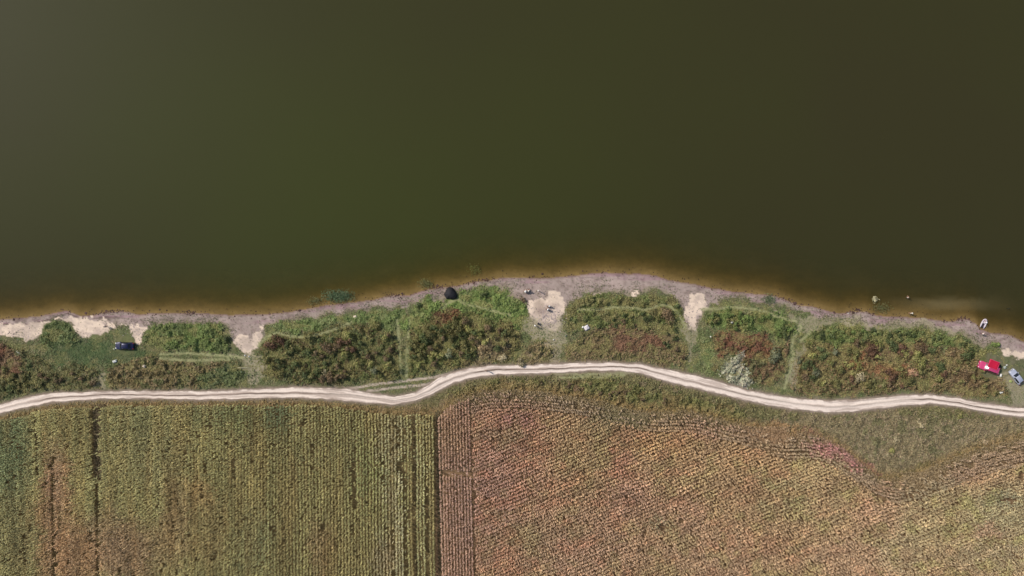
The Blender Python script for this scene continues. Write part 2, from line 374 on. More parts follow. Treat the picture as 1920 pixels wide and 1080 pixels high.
# ------------------------------------------------------------------ ground and beach: one height field, split by what covers it
def ground_colour(px, py):
    sh = shore(px); d = py - sh
    n = np.shape(px)
    c = np.zeros(n + (3,))
    f1 = fbm(px / 30.0, py / 30.0, 1, 4); f2 = fbm(px / 7.0, py / 7.0, 5, 3); f3 = fbm(px / 60.0, py / 5.0, 8, 3)
    def mix(base, col, w):
        return base * (1 - w[..., None]) + col * w[..., None]
    # drying mud, pinkish grey
    c[:] = lin((154,138,128))
    c = mix(c, lin((166,148,138)), ss(.45, .7, f1))
    c = mix(c, lin((124,108,98)), ss(.5, .72, f2) * .6)
    c = mix(c, lin((150,122,124)), ss(.5, .65, f3) * ss(22, 8, d) * .7)
    # wet rim and wrack line
    c = mix(c, lin((112,88,72)), ss(5, 0, d) * .75)
    wr = np.abs(d - (9 + 4 * np.sin(px / 31.0)))
    c = mix(c, lin((86,66,62)), ss(2.0, .6, wr) * ss(260, 200, px) * .8 * ss(.3, .5, f2 + .12))
    c = mix(c, lin((104,84,84)), ss(.58, .72, fbm(px / 12., py / 4., 2, 3)) * .5 * ss(26, 4, d))
    wx, wy = warp(px, py, 11, 12)
    # dry grass fringe of the beach
    top = veg_t(px)
    c = mix(c, lin((128,120,92)), ss(-12, 3, wy - top) * .7)
    for p in sand_polys:
        m = inpoly(wx, wy, p).astype(float)
        col = lin((214,194,172)) * (0.84 + .3 * f2[..., None] * (.5 + f1[..., None]))
        sw = (m * (.5 + .48 * ss(.36, .56, fbm(px / 13., py / 9., 7, 4))))[..., None]; c = c * (1 - sw) + col * sw
    # under the plants
    vi = veg_index(px, py)
    rnd = np.random.default_rng(3).random(n)
    pc = palette(vi, px, py, rnd)
    soil = lin((104,92,70))
    g = pc * .55 + soil * .45
    c = np.where((vi >= 0)[..., None], g, c)
    for p in faint_polys:
        m = inpoly(wx, wy, p)
        c = np.where(m[..., None], c * .4 + lin((156,146,120)) * .6, c)
    # gravel heap floor
    m = np.exp(-(((px - 1030) / 26) ** 2 + ((py - 592) / 20) ** 2) ** 2) * ss(.4, .6, f2)
    c = mix(c, lin((150,134,132)), m * .7)
    m = np.exp(-(((px - 1012) / 12) ** 2 + ((py - 578) / 18) ** 2) ** 2)
    c = mix(c, lin((136,118,106)), m * .6)
    # trodden lines
    for p in paths:
        dd = polydist(px + 3 * (f2 - .5), py + 3 * (f2 - .5), p)
        c = mix(c, lin((148,148,106)), ss(3.6, 1.6, dd) * .85)
    for p in (side_track, side_track2):
        dd = polydist(px, py, p)
        c = mix(c, lin((182,166,148)), ss(3.4, 1.4, dd) * .9)
    # road shoulders
    rtp = road_top(px); rb = road_bot(px)
    e = np.maximum(rtp - py, py - rb)
    c = mix(c, lin((128,112,100)), ss(14, 0, e + 8 * f2) * .8)
    # maize soil
    mz = ss(0, 4, py - maize_top(px))
    lf_ = px < 818
    c = mix(c, np.where(lf_[..., None], lin((112,98,66)), lin((124,102,76))) * (0.7 + .6 * f2[..., None]), mz)
    # lake bed
    c = np.where((d < 0)[..., None], lin((140,118,76)) * (0.7 + .5 * fbm(px / 20., py / 9., 7, 3)[..., None]), c)
    return c

px_l = np.concatenate([[-6000, -2000, -900, -500], np.arange(-240, 2161, 2.6), [2500, 2900, 4000, 8000]])
py_l = np.concatenate([[-3000, -800, 0, 250, 350, 420], np.arange(450, 500, 5), np.arange(500, 800, 2.2), np.arange(800, 1330, 5), [1450, 1700, 2500, 5500]])
PX, PY = np.meshgrid(px_l, py_l)
GZ = ground_z(PX, PY)
GX, GY = W(PX, PY, GZ)
GC = ground_colour(PX, PY)
VI = veg_index(PX, PY)
nr, nc = PX.shape
ids = np.arange(nr * nc).reshape(nr, nc)
Q = np.stack([ids[:-1, :-1], ids[1:, :-1], ids[1:, 1:], ids[:-1, 1:]], -1).reshape(-1, 4)
verts = np.stack([GX, GY, GZ], -1).reshape(-1, 3)
colr = GC.reshape(-1, 3)
d_all = (PY - shore(PX)).reshape(-1)
vi_all = VI.reshape(-1)
beachv = (vi_all < 0) & (d_all >= -1) & (PY.reshape(-1) < road_top(PX.reshape(-1)) - 8)
bedv = d_all < -1
q0 = Q[:, 0]
def submesh(name, mask, mat, **p):
    F = Q[mask]
    u, inv = np.unique(F, return_inverse=True)
    me = fast_mesh(name, verts[u], inv.reshape(F.shape), colr[u])
    return link(name, me, mat, smooth=True, **p)
submesh('ground', ~(beachv[q0] | bedv[q0]), M_ground, kind='structure', label='grassy bank and field soil between the lake and the picture edge')
submesh('beach', beachv[q0] & ~bedv[q0], M_beach, kind='structure', label='pinkish drying mud and pale sand along the waterline')
submesh('lake_bed', bedv[q0], M_beach, kind='structure', label='ochre lake bed showing through the shallows')

# ------------------------------------------------------------------ water
offs = np.array([-14, -6, -2, 0, 2, 4, 7, 10, 14, 19, 25, 32, 40, 50, 62, 76, 92, 112, 140, 180, 240, 330, 450, 600, 900, 1600, 4000], float)
wpx = np.concatenate([[-6000, -2000, -900, -500], np.arange(-240, 2161, 4.0), [2500, 2900, 4000, 8000]])
A, B = np.meshgrid(wpx, offs)
wpy = shore(A) - B
X, Y = W(A, wpy, 0.0)
depth = np.interp(B, [-20, 0, 6, 30, 120, 400], [0.0, 0.0, .07, .5, 1.7, 3.2])
silt = np.exp(-((A - 1770) / 75) ** 2 - ((wpy - 572) / 11) ** 4) * .75
silt = silt + .5 * np.exp(-((A - 1690) / 22) ** 2 - ((wpy - 590) / 8) ** 2)
silt = silt + .06 * ss(.5, .75, fbm(A / 40., B / 14., 3, 3)) * np.exp(-(B / 60.) ** 2)
nr2, nc2 = A.shape
i2 = np.arange(nr2 * nc2).reshape(nr2, nc2)
Q2 = np.stack([i2[:-1, :-1], i2[:-1, 1:], i2[1:, 1:], i2[1:, :-1]], -1).reshape(-1, 4)
algae = np.clip(.95 * np.exp(-((A - 760) / 620) ** 2 - ((wpy - 430) / 420) ** 2), 0, 1)
wcol = np.stack([depth, silt, algae], -1).reshape(-1, 3)
wme = fast_mesh('water', np.stack([X, Y, np.zeros_like(X)], -1).reshape(-1, 3), Q2, wcol)
def water_material():
    m = bpy.data.materials.new('turbid_water'); m.use_nodes = True
    nt = m.node_tree; N = nt.nodes; L = nt.links
    b = N['Principled BSDF']; out = N['Material Output']
    at = N.new('ShaderNodeAttribute'); at.attribute_name = 'col'
    sep = N.new('ShaderNodeSeparateColor'); L.new(at.outputs['Color'], sep.inputs[0])
    g = N.new('ShaderNodeNewGeometry')
    big = N.new('ShaderNodeTexNoise'); big.inputs['Scale'].default_value = .009; big.inputs['Detail'].default_value = 3
    L.new(g.outputs['Position'], big.inputs['Vector'])
    ramp = N.new('ShaderNodeValToRGB')
    ramp.color_ramp.elements[0].position = .25; ramp.color_ramp.elements[0].color = (*(lin((55,53,32)) * .95), 1)
    ramp.color_ramp.elements[1].position = .72; ramp.color_ramp.elements[1].color = (*(lin((58,64,29)) * .97), 1)
    am = N.new('ShaderNodeMath'); am.operation = 'MULTIPLY_ADD'; am.inputs[1].default_value = .55; L.new(big.outputs[0], am.inputs[0])
    am2 = N.new('ShaderNodeMath'); am2.operation = 'MULTIPLY'; am2.inputs[1].default_value = .34; L.new(sep.outputs[2], am2.inputs[0]); L.new(am2.outputs[0], am.inputs[2])
    L.new(am.outputs[0], ramp.inputs[0])
    mx = N.new('ShaderNodeMix'); mx.data_type = 'RGBA'
    L.new(sep.outputs[1], mx.inputs[0]); L.new(ramp.outputs[0], mx.inputs[6]); mx.inputs[7].default_value = (*lin((122,112,80)), 1)
    L.new(mx.outputs[2], b.inputs['Base Color'])
    b.inputs['Roughness'].default_value = .5
    b.inputs['Specular IOR Level'].default_value = .10
    b.inputs['IOR'].default_value = 1.33
    # ripples
    r1 = N.new('ShaderNodeTexNoise'); r1.inputs['Scale'].default_value = 1.6; r1.inputs['Detail'].default_value = 5; r1.inputs['Roughness'].default_value = .6
    mp = N.new('ShaderNodeMapping'); mp.inputs['Scale'].default_value = (1, 1.8, 1); mp.inputs['Rotation'].default_value = (0, 0, .5)
    L.new(g.outputs['Position'], mp.inputs[0]); L.new(mp.outputs[0], r1.inputs['Vector'])
    bp = N.new('ShaderNodeBump'); bp.inputs['Strength'].default_value = .25; bp.inputs['Distance'].default_value = .06
    L.new(r1.outputs[0], bp.inputs['Height']); L.new(bp.outputs[0], b.inputs['Normal'])
    # opacity = 1 - exp(-k depth)
    k = N.new('ShaderNodeMath'); k.operation = 'MULTIPLY'; k.inputs[1].default_value = -1.55
    L.new(sep.outputs[0], k.inputs[0])
    e = N.new('ShaderNodeMath'); e.operation = 'EXPONENT'; L.new(k.outputs[0], e.inputs[0])
    o = N.new('ShaderNodeMath'); o.operation = 'SUBTRACT'; o.inputs[0].default_value = 1.0; L.new(e.outputs[0], o.inputs[1])
    o2 = N.new('ShaderNodeMath'); o2.operation = 'MULTIPLY_ADD'; o2.inputs[1].default_value = .93; o2.inputs[2].default_value = .07
    L.new(o.outputs[0], o2.inputs[0])
    # tea-coloured filter of the clear part
    tr = N.new('ShaderNodeBsdfTransparent')
    tc = N.new('ShaderNodeMix'); tc.data_type = 'RGBA'; tc.inputs[6].default_value = (.95, .93, .88, 1); tc.inputs[7].default_value = (.80, .72, .46, 1)
    mr = N.new('ShaderNodeMapRange'); mr.inputs[1].default_value = 0; mr.inputs[2].default_value = .6
    L.new(sep.outputs[0], mr.inputs[0]); L.new(mr.outputs[0], tc.inputs[0]); L.new(tc.outputs[2], tr.inputs['Color'])
    ms = N.new('ShaderNodeMixShader'); L.new(o2.outputs[0], ms.inputs[0]); L.new(tr.outputs[0], ms.inputs[1]); L.new(b.outputs[0], ms.inputs[2])
    L.new(ms.outputs[0], out.inputs['Surface'])
    return m
link('water', wme, water_material(), kind='structure', label='dark olive green murky lake water', smooth=True)

# ------------------------------------------------------------------ dirt road: ribbon with ruts
rx = np.concatenate([[-900, -500], np.arange(-240, 2161, 1.6), [2500, 2900]])
uu = np.linspace(0, 1, 30)
RX, U = np.meshgrid(rx, uu)
RY = road_top(RX) * (1 - U) + road_bot(RX) * U
def rut(u, c, w): return np.exp(-((u - c) / w) ** 2)
nz = fbm(RX / 9.0, U * 3.0, 4, 4); nzl = fbm(RX / 60.0, U * 7.0, 2, 4)
rz = ground_z(RX, RY) + .05 - .05 * rut(U, .25, .13) - .05 * rut(U, .76, .13) - .05 * (ss(.06, 0, U) + ss(.94, 1, U)) * 1.6
centre = rut(U, .50 + .05 * np.sin(RX / 40.), .09)
amt = np.interp(RX[0], [-300, 60, 90, 560, 620, 800, 820, 880, 900, 1180, 1230, 1300, 1420, 1480, 1700, 1740, 2000], [.5, .35, 1, 1, .55, .4, .75, .5, 1, 1, .7, .7, .65, .4, .35, .9, .9])[None, :]
rc = lin((228,212,196)) * np.ones(RX.shape + (1,))
rc = rc * (0.9 + .2 * nz[..., None])
w = np.clip(centre * amt * (0.75 + .9 * nz), 0, 1)[..., None]
rc = rc * (1 - w) + lin((108,92,80)) * w
w = (ss(.52, .66, nzl) * .7)[..., None]
rc = rc * (1 - w) + lin((172,154,140)) * w
w = ((ss(.16, 0, U + .3 * (nz - .5)) + ss(.84, 1, U + .3 * (nz - .5))) * .85)[..., None]
w = np.clip(w, 0, 1)
rc = rc * (1 - w) + lin((150,132,118)) * w
XX, YY = W(RX, RY, rz)
i3 = np.arange(RX.size).reshape(RX.shape)
Q3 = np.stack([i3[:-1, :-1], i3[1:, :-1], i3[1:, 1:], i3[:-1, 1:]], -1).reshape(-1, 4)
link('dirt_road', fast_mesh('dirt_road', np.stack([XX, YY, rz], -1).reshape(-1, 3), Q3, rc.reshape(-1, 3)), M_road, smooth=True,
     kind='structure', label='pale dusty dirt road with two wheel tracks')

# ------------------------------------------------------------------ leaves: many small quads
def leaf_quads(cx, cy, cz, L_, Wd, az, el, col, roll=None):
    """diamond-ish quads, one per leaf; returns verts, faces, colours"""
    n = len(cx)
    dx = np.cos(az) * np.cos(el); dy = np.sin(az) * np.cos(el); dz = np.sin(el)
    sx = -np.sin(az); sy = np.cos(az)
    if roll is None: roll = np.zeros(n)
    # side vector tilted by roll about the leaf's own axis
    nx_ = -np.cos(az) * np.sin(el); ny_ = -np.sin(az) * np.sin(el); nz_ = np.cos(el)
    ax = sx * np.cos(roll) + nx_ * np.sin(roll); ay = sy * np.cos(roll) + ny_ * np.sin(roll); azz = nz_ * np.sin(roll)
    c = np.stack([cx, cy, cz], -1); D = np.stack([dx, dy, dz], -1) * (L_ / 2)[:, None]; Sd = np.stack([ax, ay, azz], -1) * (Wd / 2)[:, None]
    v = np.stack([c - D, c - D * .1 + Sd, c + D, c - D * .1 - Sd], 1).reshape(-1, 3)
    f = np.arange(4 * n).reshape(n, 4)
    return v, f, np.repeat(col, 4, axis=0)

# ------------------------------------------------------------------ grass and weeds, one object of stuff per patch
def scatter_cover():
    per_m2 = 34
    xs0, xs1, ys0, ys1 = -170, 2090, 535, 915
    area = (xs1 - xs0) * (ys1 - ys0) * S * S
    n = int(area * per_m2)
    px = RNG.uniform(xs0, xs1, n); py = RNG.uniform(ys0, ys1, n)
    keep = (py > veg_t(px) - 16) & (py < maize_top(px) + 5)
    px, py = px[keep], py[keep]
    jr = RNG.normal(0, 2.6, (2, len(px)))
    vi = veg_index(px + jr[0], py + jr[1])
    k = (vi >= 0) & ((py < road_top(px) - 1.5) | (py > road_bot(px) + 1.5))
    px, py, vi = px[k], py[k], vi[k]
    rnd = RNG.random(len(px))
    # trodden lines, sand and the road keep plants off
    dd = np.full(len(px), 99.0)
    for p in paths + [side_track, side_track2]: dd = np.minimum(dd, polydist(px, py, p))
    bare = (dd < 3.2) & (rnd > .2)
    wx, wy = warp(px, py, 11, 12)
    for p in sand_polys: bare |= inpoly(wx, wy, p)
    for p in faint_polys: bare |= inpoly(wx, wy, p) & (rnd > .35)
    # cars and camp sites stand on trampled ground
    for (x, y, r) in [(235,647,19),(1857,689,26),(1907,706,20),(1886,695,8),(1100,614,7),(215,678,5),(846,551,16),(270,687,4)]:
        bare |= (px - x) ** 2 + (py - y) ** 2 < r * r
    px, py, vi, rnd = px[~bare], py[~bare], vi[~bare], rnd[~bare]
    n = len(px)
    # worn verge beside the road
    e_ = np.maximum(road_top(px) - py, py - road_bot(px)); kk = RNG.random(n) < .12 + .88 * ss(1, 13 + 6 * (vn(px / 15., py / 9., 4) - .5), e_)
    px, py, vi, rnd = px[kk], py[kk], vi[kk], rnd[kk]; n = len(px)
    gz = ground_z(px, py)
    h = np.array([v['h'] for v in V])[vi]; lf = np.array([v['leaf'] for v in V])[vi]; cl = np.array([v['clump'] for v in V])[vi]
    fp = np.zeros(n, bool)
    for p in faint_polys: fp |= inpoly(*warp(px, py, 11, 12), p)
    h = np.where(fp, h * .35, h)
    open_ = ss(.47, .36, fbm(px / 20., py / 13., 10, 3)) * (py < road_top(px))
    h = h * (1 - .75 * open_)
    edge = ss(0, 14, np.minimum(py - veg_t(px), 99)) * ss(0, 16, np.abs(py - (road_top(px) + road_bot(px)) / 2) - 9)
    def canopy(x, y):
        return h * .78 * (0.15 + 1.1 * ss(.3, .7, fbm(x / cl, y / cl, 2, 2))) * (.35 + .65 * edge)
    hh = canopy(px, py)
    gx = (canopy(px + 2, py) - canopy(px - 2, py)) / (4 * S); gy = -(canopy(px, py + 2) - canopy(px, py - 2)) / (4 * S)
    z = gz + hh * (1 - .75 * RNG.random(n) ** 2.2) + .03
    L_ = lf * RNG.uniform(.7, 1.5, n); Wd = L_ * RNG.uniform(.32, .62, n)
    az = RNG.uniform(0, 2 * np.pi, n)
    el = np.arctan(np.clip((gx * np.cos(az) + gy * np.sin(az)) * .9, -2, 2)) + RNG.normal(0, .38, n)
    roll = np.arctan(np.clip((-gx * np.sin(az) + gy * np.cos(az)) * .9, -2, 2)) + RNG.normal(0, .34, n)
    c = palette(vi, px, py, rnd)
    green = ss(.05, .4, (c[:, 1] - c[:, 0]) / (c[:, 1] + 1e-6))[:, None]
    c = desat(c, .24)
    c = c * (1 - .2 * green) + .2 * green * c.mean(1, keepdims=True) * np.array([1.3, 1.15, .7])
    c = c * (1 - open_ * .6)[:, None] + lin((124,120,80)) * (open_ * .6)[:, None]
    ed = (ss(26, 2, maize_top(px) - py) * (py > road_bot(px)) * .75)[:, None]
    c = c * (1 - ed) + lin((130,110,78)) * ed
    c = c * RNG.uniform(.84, 1.18, (n, 1)) * RNG.uniform(.95, 1.05, (n, 3)) * np.array([1.03, 1.0, .88]) * 1.5
    X, Y = W(px, py, z)
    for i in range(NV):
        m = vi == i
        if m.sum() < 5: continue
        v, f, cc = leaf_quads(X[m], Y[m], z[m], L_[m], Wd[m], az[m], el[m], c[m], roll[m])
        link(V[i]['name'], fast_mesh(V[i]['name'], v, f, cc), M_leaf, kind='stuff', label=V[i]['label'], category='grass' if 'grass' in V[i]['name'] or 'lawn' in V[i]['name'] else 'weeds')
scatter_cover()

# ------------------------------------------------------------------ maize
def blobs(px, py, base, lst):
    c = np.ones(np.shape(px) + (3,)) * lin(base)
    px = px + np.random.default_rng(5).normal(0, 6, np.shape(px)); py = py + np.random.default_rng(6).normal(0, 6, np.shape(py))
    jx = px + 22 * (fbm(px / 30., py / 30., 1, 3) - .5) * 2; jy = py + 22 * (fbm(px / 30., py / 30., 5, 3) - .5) * 2
    for (x, y, rx_, ry_, col, w) in lst:
        q = ((jx - x) / rx_) ** 2 + ((jy - y) / ry_) ** 2
        k = (np.exp(-q * q) * w)[..., None]
        c = c * (1 - k) + lin(col) * k
    return desat(c, .20) * np.array([1.0, .99, 1.04])
left_blobs = [(15,840,52,110,(92,104,64),.9),(105,960,30,110,(142,100,72),.6),(330,980,30,90,(134,104,70),.5),(40,1000,50,90,(112,108,64),.8),(450,780,50,34,(100,110,62),.6),(390,775,50,26,(100,106,62),.6),(520,775,30,25,(92,108,70),.8),
 (250,790,60,40,(112,114,70),.6),(115,890,22,60,(138,108,78),.7),(150,1040,60,70,(142,108,76),.75),(250,1030,60,60,(136,106,78),.7),(205,1000,30,60,(126,104,74),.6),
 (380,920,26,40,(144,116,66),.6),(400,1000,30,60,(132,112,66),.5),(300,860,60,60,(122,118,72),.6),(480,1010,30,70,(104,112,72),.6),(600,1030,20,60,(140,108,76),.5),
 (590,850,60,50,(126,122,72),.5),(700,880,40,80,(118,124,70),.7),(746,960,12,200,(156,152,112),.8),(792,900,8,260,(150,150,100),.7),(725,900,6,200,(144,144,98),.6),(740,820,26,50,(130,126,88),.6),(650,1040,60,50,(128,116,66),.5),(720,1050,20,40,(130,118,92),.6),(180,800,40,60,(118,112,62),.6)]
right_blobs = [(930,900,100,190,(152,112,92),.7),(1080,1000,150,80,(148,118,92),.5),(850,960,38,150,(150,118,94),.85),(850,810,34,40,(152,122,86),.8),(905,930,60,110,(142,112,94),.6),(960,770,70,26,(158,120,84),.7),(970,785,40,20,(140,98,92),.6),
 (950,815,40,20,(122,112,78),.5),(1070,800,50,30,(158,130,88),.6),(1130,790,30,16,(112,104,70),.7),(1100,830,60,40,(148,128,84),.6),(1160,870,24,40,(164,116,92),.6),(990,1000,60,40,(134,118,82),.6),
 (1250,820,60,40,(164,132,84),.7),(1330,800,60,22,(164,122,92),.6),(1240,985,20,16,(112,116,78),.8),(1280,960,60,40,(152,116,96),.4),(1180,930,60,40,(156,120,98),.6),
 (1560,832,46,18,(176,112,108),.95),(1600,858,30,14,(172,108,104),.9),(1420,850,70,40,(162,132,86),.6),(1470,925,60,40,(130,126,82),.6),(1530,870,50,30,(148,134,88),.6),(1540,950,80,40,(148,134,92),.5),
 (1670,910,40,16,(162,120,82),.8),(1660,960,60,40,(164,130,100),.7),(1800,880,60,20,(150,118,88),.6),(1880,850,60,26,(152,122,90),.5),(1750,960,90,60,(140,132,90),.7),(1880,960,70,70,(134,130,92),.8),
 (1880,935,26,14,(108,110,84),.8),(1850,1040,90,50,(144,134,98),.7),(1600,1050,120,50,(162,136,104),.6),(1340,1040,120,60,(154,128,98),.6),(1100,1040,100,60,(150,122,96),.6),(1690,1030,50,50,(138,134,96),.5),(1850,1000,40,16,(162,124,98),.5)]
def maize_mesh(px, py, hs, colr_, cross, along, reach, rng):
    """px,py plan position of every plant; cross = direction angle of the row (world radians)"""
    n = len(px)
    gz = ground_z(px, py)
    K = 7
    hgt = hs * rng.uniform(.85, 1.12, n)
    topz = gz + hgt
    X0, Y0 = W(px, py, gz)
    Vs = []; Fs = []; Cs = []; off = 0
    base_az = along + np.pi / 2 + rng.normal(0, .75, n)
    tint = rng.uniform(.8, 1.25, (n, 1))
    for k in range(K):
        t = .42 + .56 * k / (K - 1)
        az = base_az + (k % 2) * np.pi + rng.normal(0, .45, n)
        z0 = gz + hgt * t
        L_ = reach * rng.uniform(.6, 1.3, n) * (1.1 - .45 * (t - .4))
        up = rng.uniform(.05, .34, n) * (1 if k < K - 1 else 1.5)
        w = rng.uniform(.055, .105, n)
        ca, sa = np.cos(az), np.sin(az)
        bx = X0 + rng.normal(0, .02, n); by = Y0 + rng.normal(0, .02, n)
        def ring(f, z, ww, s):
            return np.stack([bx + ca * L_ * f - sa * ww * s, by + sa * L_ * f + ca * ww * s, z], -1)
        tw = rng.normal(0, .05, n)
        v = np.stack([ring(0, z0, w * .5, 1), ring(0, z0, w * .5, -1), ring(.5, z0 + up + tw, w, 1), ring(.5, z0 + up - tw, w, -1), ring(1, z0 + up - L_ * rng.uniform(.2, .8, n), w, 0)], 1)
        Vs.append(v.reshape(-1, 3))
        b = off + 5 * np.arange(n)[:, None]
        Fs.append(np.concatenate([b + [0, 1, 3], b + [0, 3, 2], b + [2, 3, 4]]))
        c = colr_ * tint * rng.uniform(.82, 1.2, (n, 1))
        Cs.append(np.repeat(c, 5, axis=0)); off += 5 * n
    # stalk with a dry tassel
    w = .028
    a = rng.uniform(0, np.pi, n); lx = rng.normal(0, .10, n); ly = rng.normal(0, .10, n)
    v = np.stack([np.stack([X0 - np.cos(a) * w, Y0 - np.sin(a) * w, gz], -1), np.stack([X0 + np.cos(a) * w, Y0 + np.sin(a) * w, gz], -1),
                  np.stack([X0 + np.cos(a) * w + lx, Y0 + np.sin(a) * w + ly, topz + .22], -1), np.stack([X0 - np.cos(a) * w + lx, Y0 - np.sin(a) * w + ly, topz + .22], -1)], 1)
    Vs.append(v.reshape(-1, 3)); b = off + 4 * np.arange(n)[:, None]
    Fs.append(np.concatenate([b + [0, 1, 2], b + [0, 2, 3]])); Cs.append(np.repeat(np.ones((n, 3)) * lin((158,134,98)), 4, axis=0))
    return np.concatenate(Vs), np.concatenate(Fs), np.concatenate(Cs)

GAIN = 2.3
def left_field():
    r = np.random.default_rng(21)
    sp = 5.9
    xs = np.arange(-150, 816, sp); ys = np.arange(748, 1190, 2.3)
    A, B = np.meshgrid(xs, ys)
    A = A.ravel(); B = B.ravel() + r.uniform(-1, 1, A.size)
    A = A + r.normal(0, .55, A.size) + 3.0 * (vn(A / 40., B / 120., 2) - .5) + (B - 760) * .012
    k = (B > maize_top(A) + 3 * (vn(A / 5., 2., 1) - .5)) & (A < 818)
    gaps = [(183,756,905,9),(186,900,1190,3.2),(662,850,960,3.4),(775,770,1190,3.6),(757,780,1190,1.7),(798,790,1190,1.5),(733,800,1100,1.5),(104,840,1190,3.4),(50,985,1060,3.2),(72,780,900,3.0),(438,850,900,2.6),(300,880,960,2.4),(745,790,900,2.2),(820,700,1190,4.2)]
    gaps += [(r.uniform(-100, 812), y_, y_ + r.uniform(14, 75), r.uniform(1.6, 2.9)) for y_ in r.uniform(775, 1100, 46)]
    for q_, (x, y0, y1, w) in enumerate(gaps):
        fade = ss(0, 14, np.minimum(B - y0, y1 - B)) * (.93 if q_ < 5 else .6 if q_ > 13 else .85)
        k &= ~((np.abs(A - x - (B - 760) * .018 - 2.5 * (vn(B / 9., x, 2) - .5)) < w * (.75 + .5 * vn(B / 6., x, 3))) & (B > y0) & (B < y1) & (r.random(A.size) < fade))
    k &= r.random(A.size) > .04 + .3 * ss(.62, .8, fbm(A / 8., B / 40., 7, 3))
    A, B = A[k], B[k]
    c = blobs(A, B, (128,124,72), left_blobs) * GAIN
    c *= (.56 + .92 * fbm(A / 8., B / 110., 3, 3))[:, None]
    wv = ss(.45, .75, fbm(A / 14., B / 160., 8, 2))[:, None]; c = c * (1 - .18 * wv) + .18 * wv * lin((146,114,70)) * GAIN
    vert = ss(250, 500, A)
    h = 1.75 + .25 * (vn(A / 60., B / 60., 4) - .5)
    v, f, cc = maize_mesh(A, B, h, c, None, np.pi / 2, .27 + .12 * (1 - vert), r)
    link('green_maize', fast_mesh('green_maize', v, f, cc), M_maize, kind='stuff', label='greenish ripening maize in long straight rows below the road at the left', category='maize')
def strip_field():
    r = np.random.default_rng(22)
    xs = np.arange(823, 882, 5.6); ys = np.arange(742, 1190, 2.6)
    A, B = np.meshgrid(xs, ys); A = A.ravel(); B = B.ravel() + r.uniform(-1, 1, A.size)
    A = A + r.normal(0, .4, A.size) + (B - 760) * .025
    k = (B > maize_top(A) + 3) & (r.random(A.size) > .05) & ~((B > 878) & (B < 892) & (r.random(A.size) < .6))
    A, B = A[k], B[k]
    c = desat(blobs(A, B, (150,118,90), right_blobs), .10) * GAIN * (.8 + .4 * fbm(A / 5., B / 40., 3, 3))[:, None]
    v, f, cc = maize_mesh(A, B, 1.7 + 0 * A, c, None, np.pi / 2, .27, r)
    link('maize_strip', fast_mesh('maize_strip', v, f, cc), M_maize, kind='stuff', label='narrow strip of reddish maize rows beside the dark gap at the field border', category='maize')
def headland_depth(A, B):
    return B - maize_top(A)
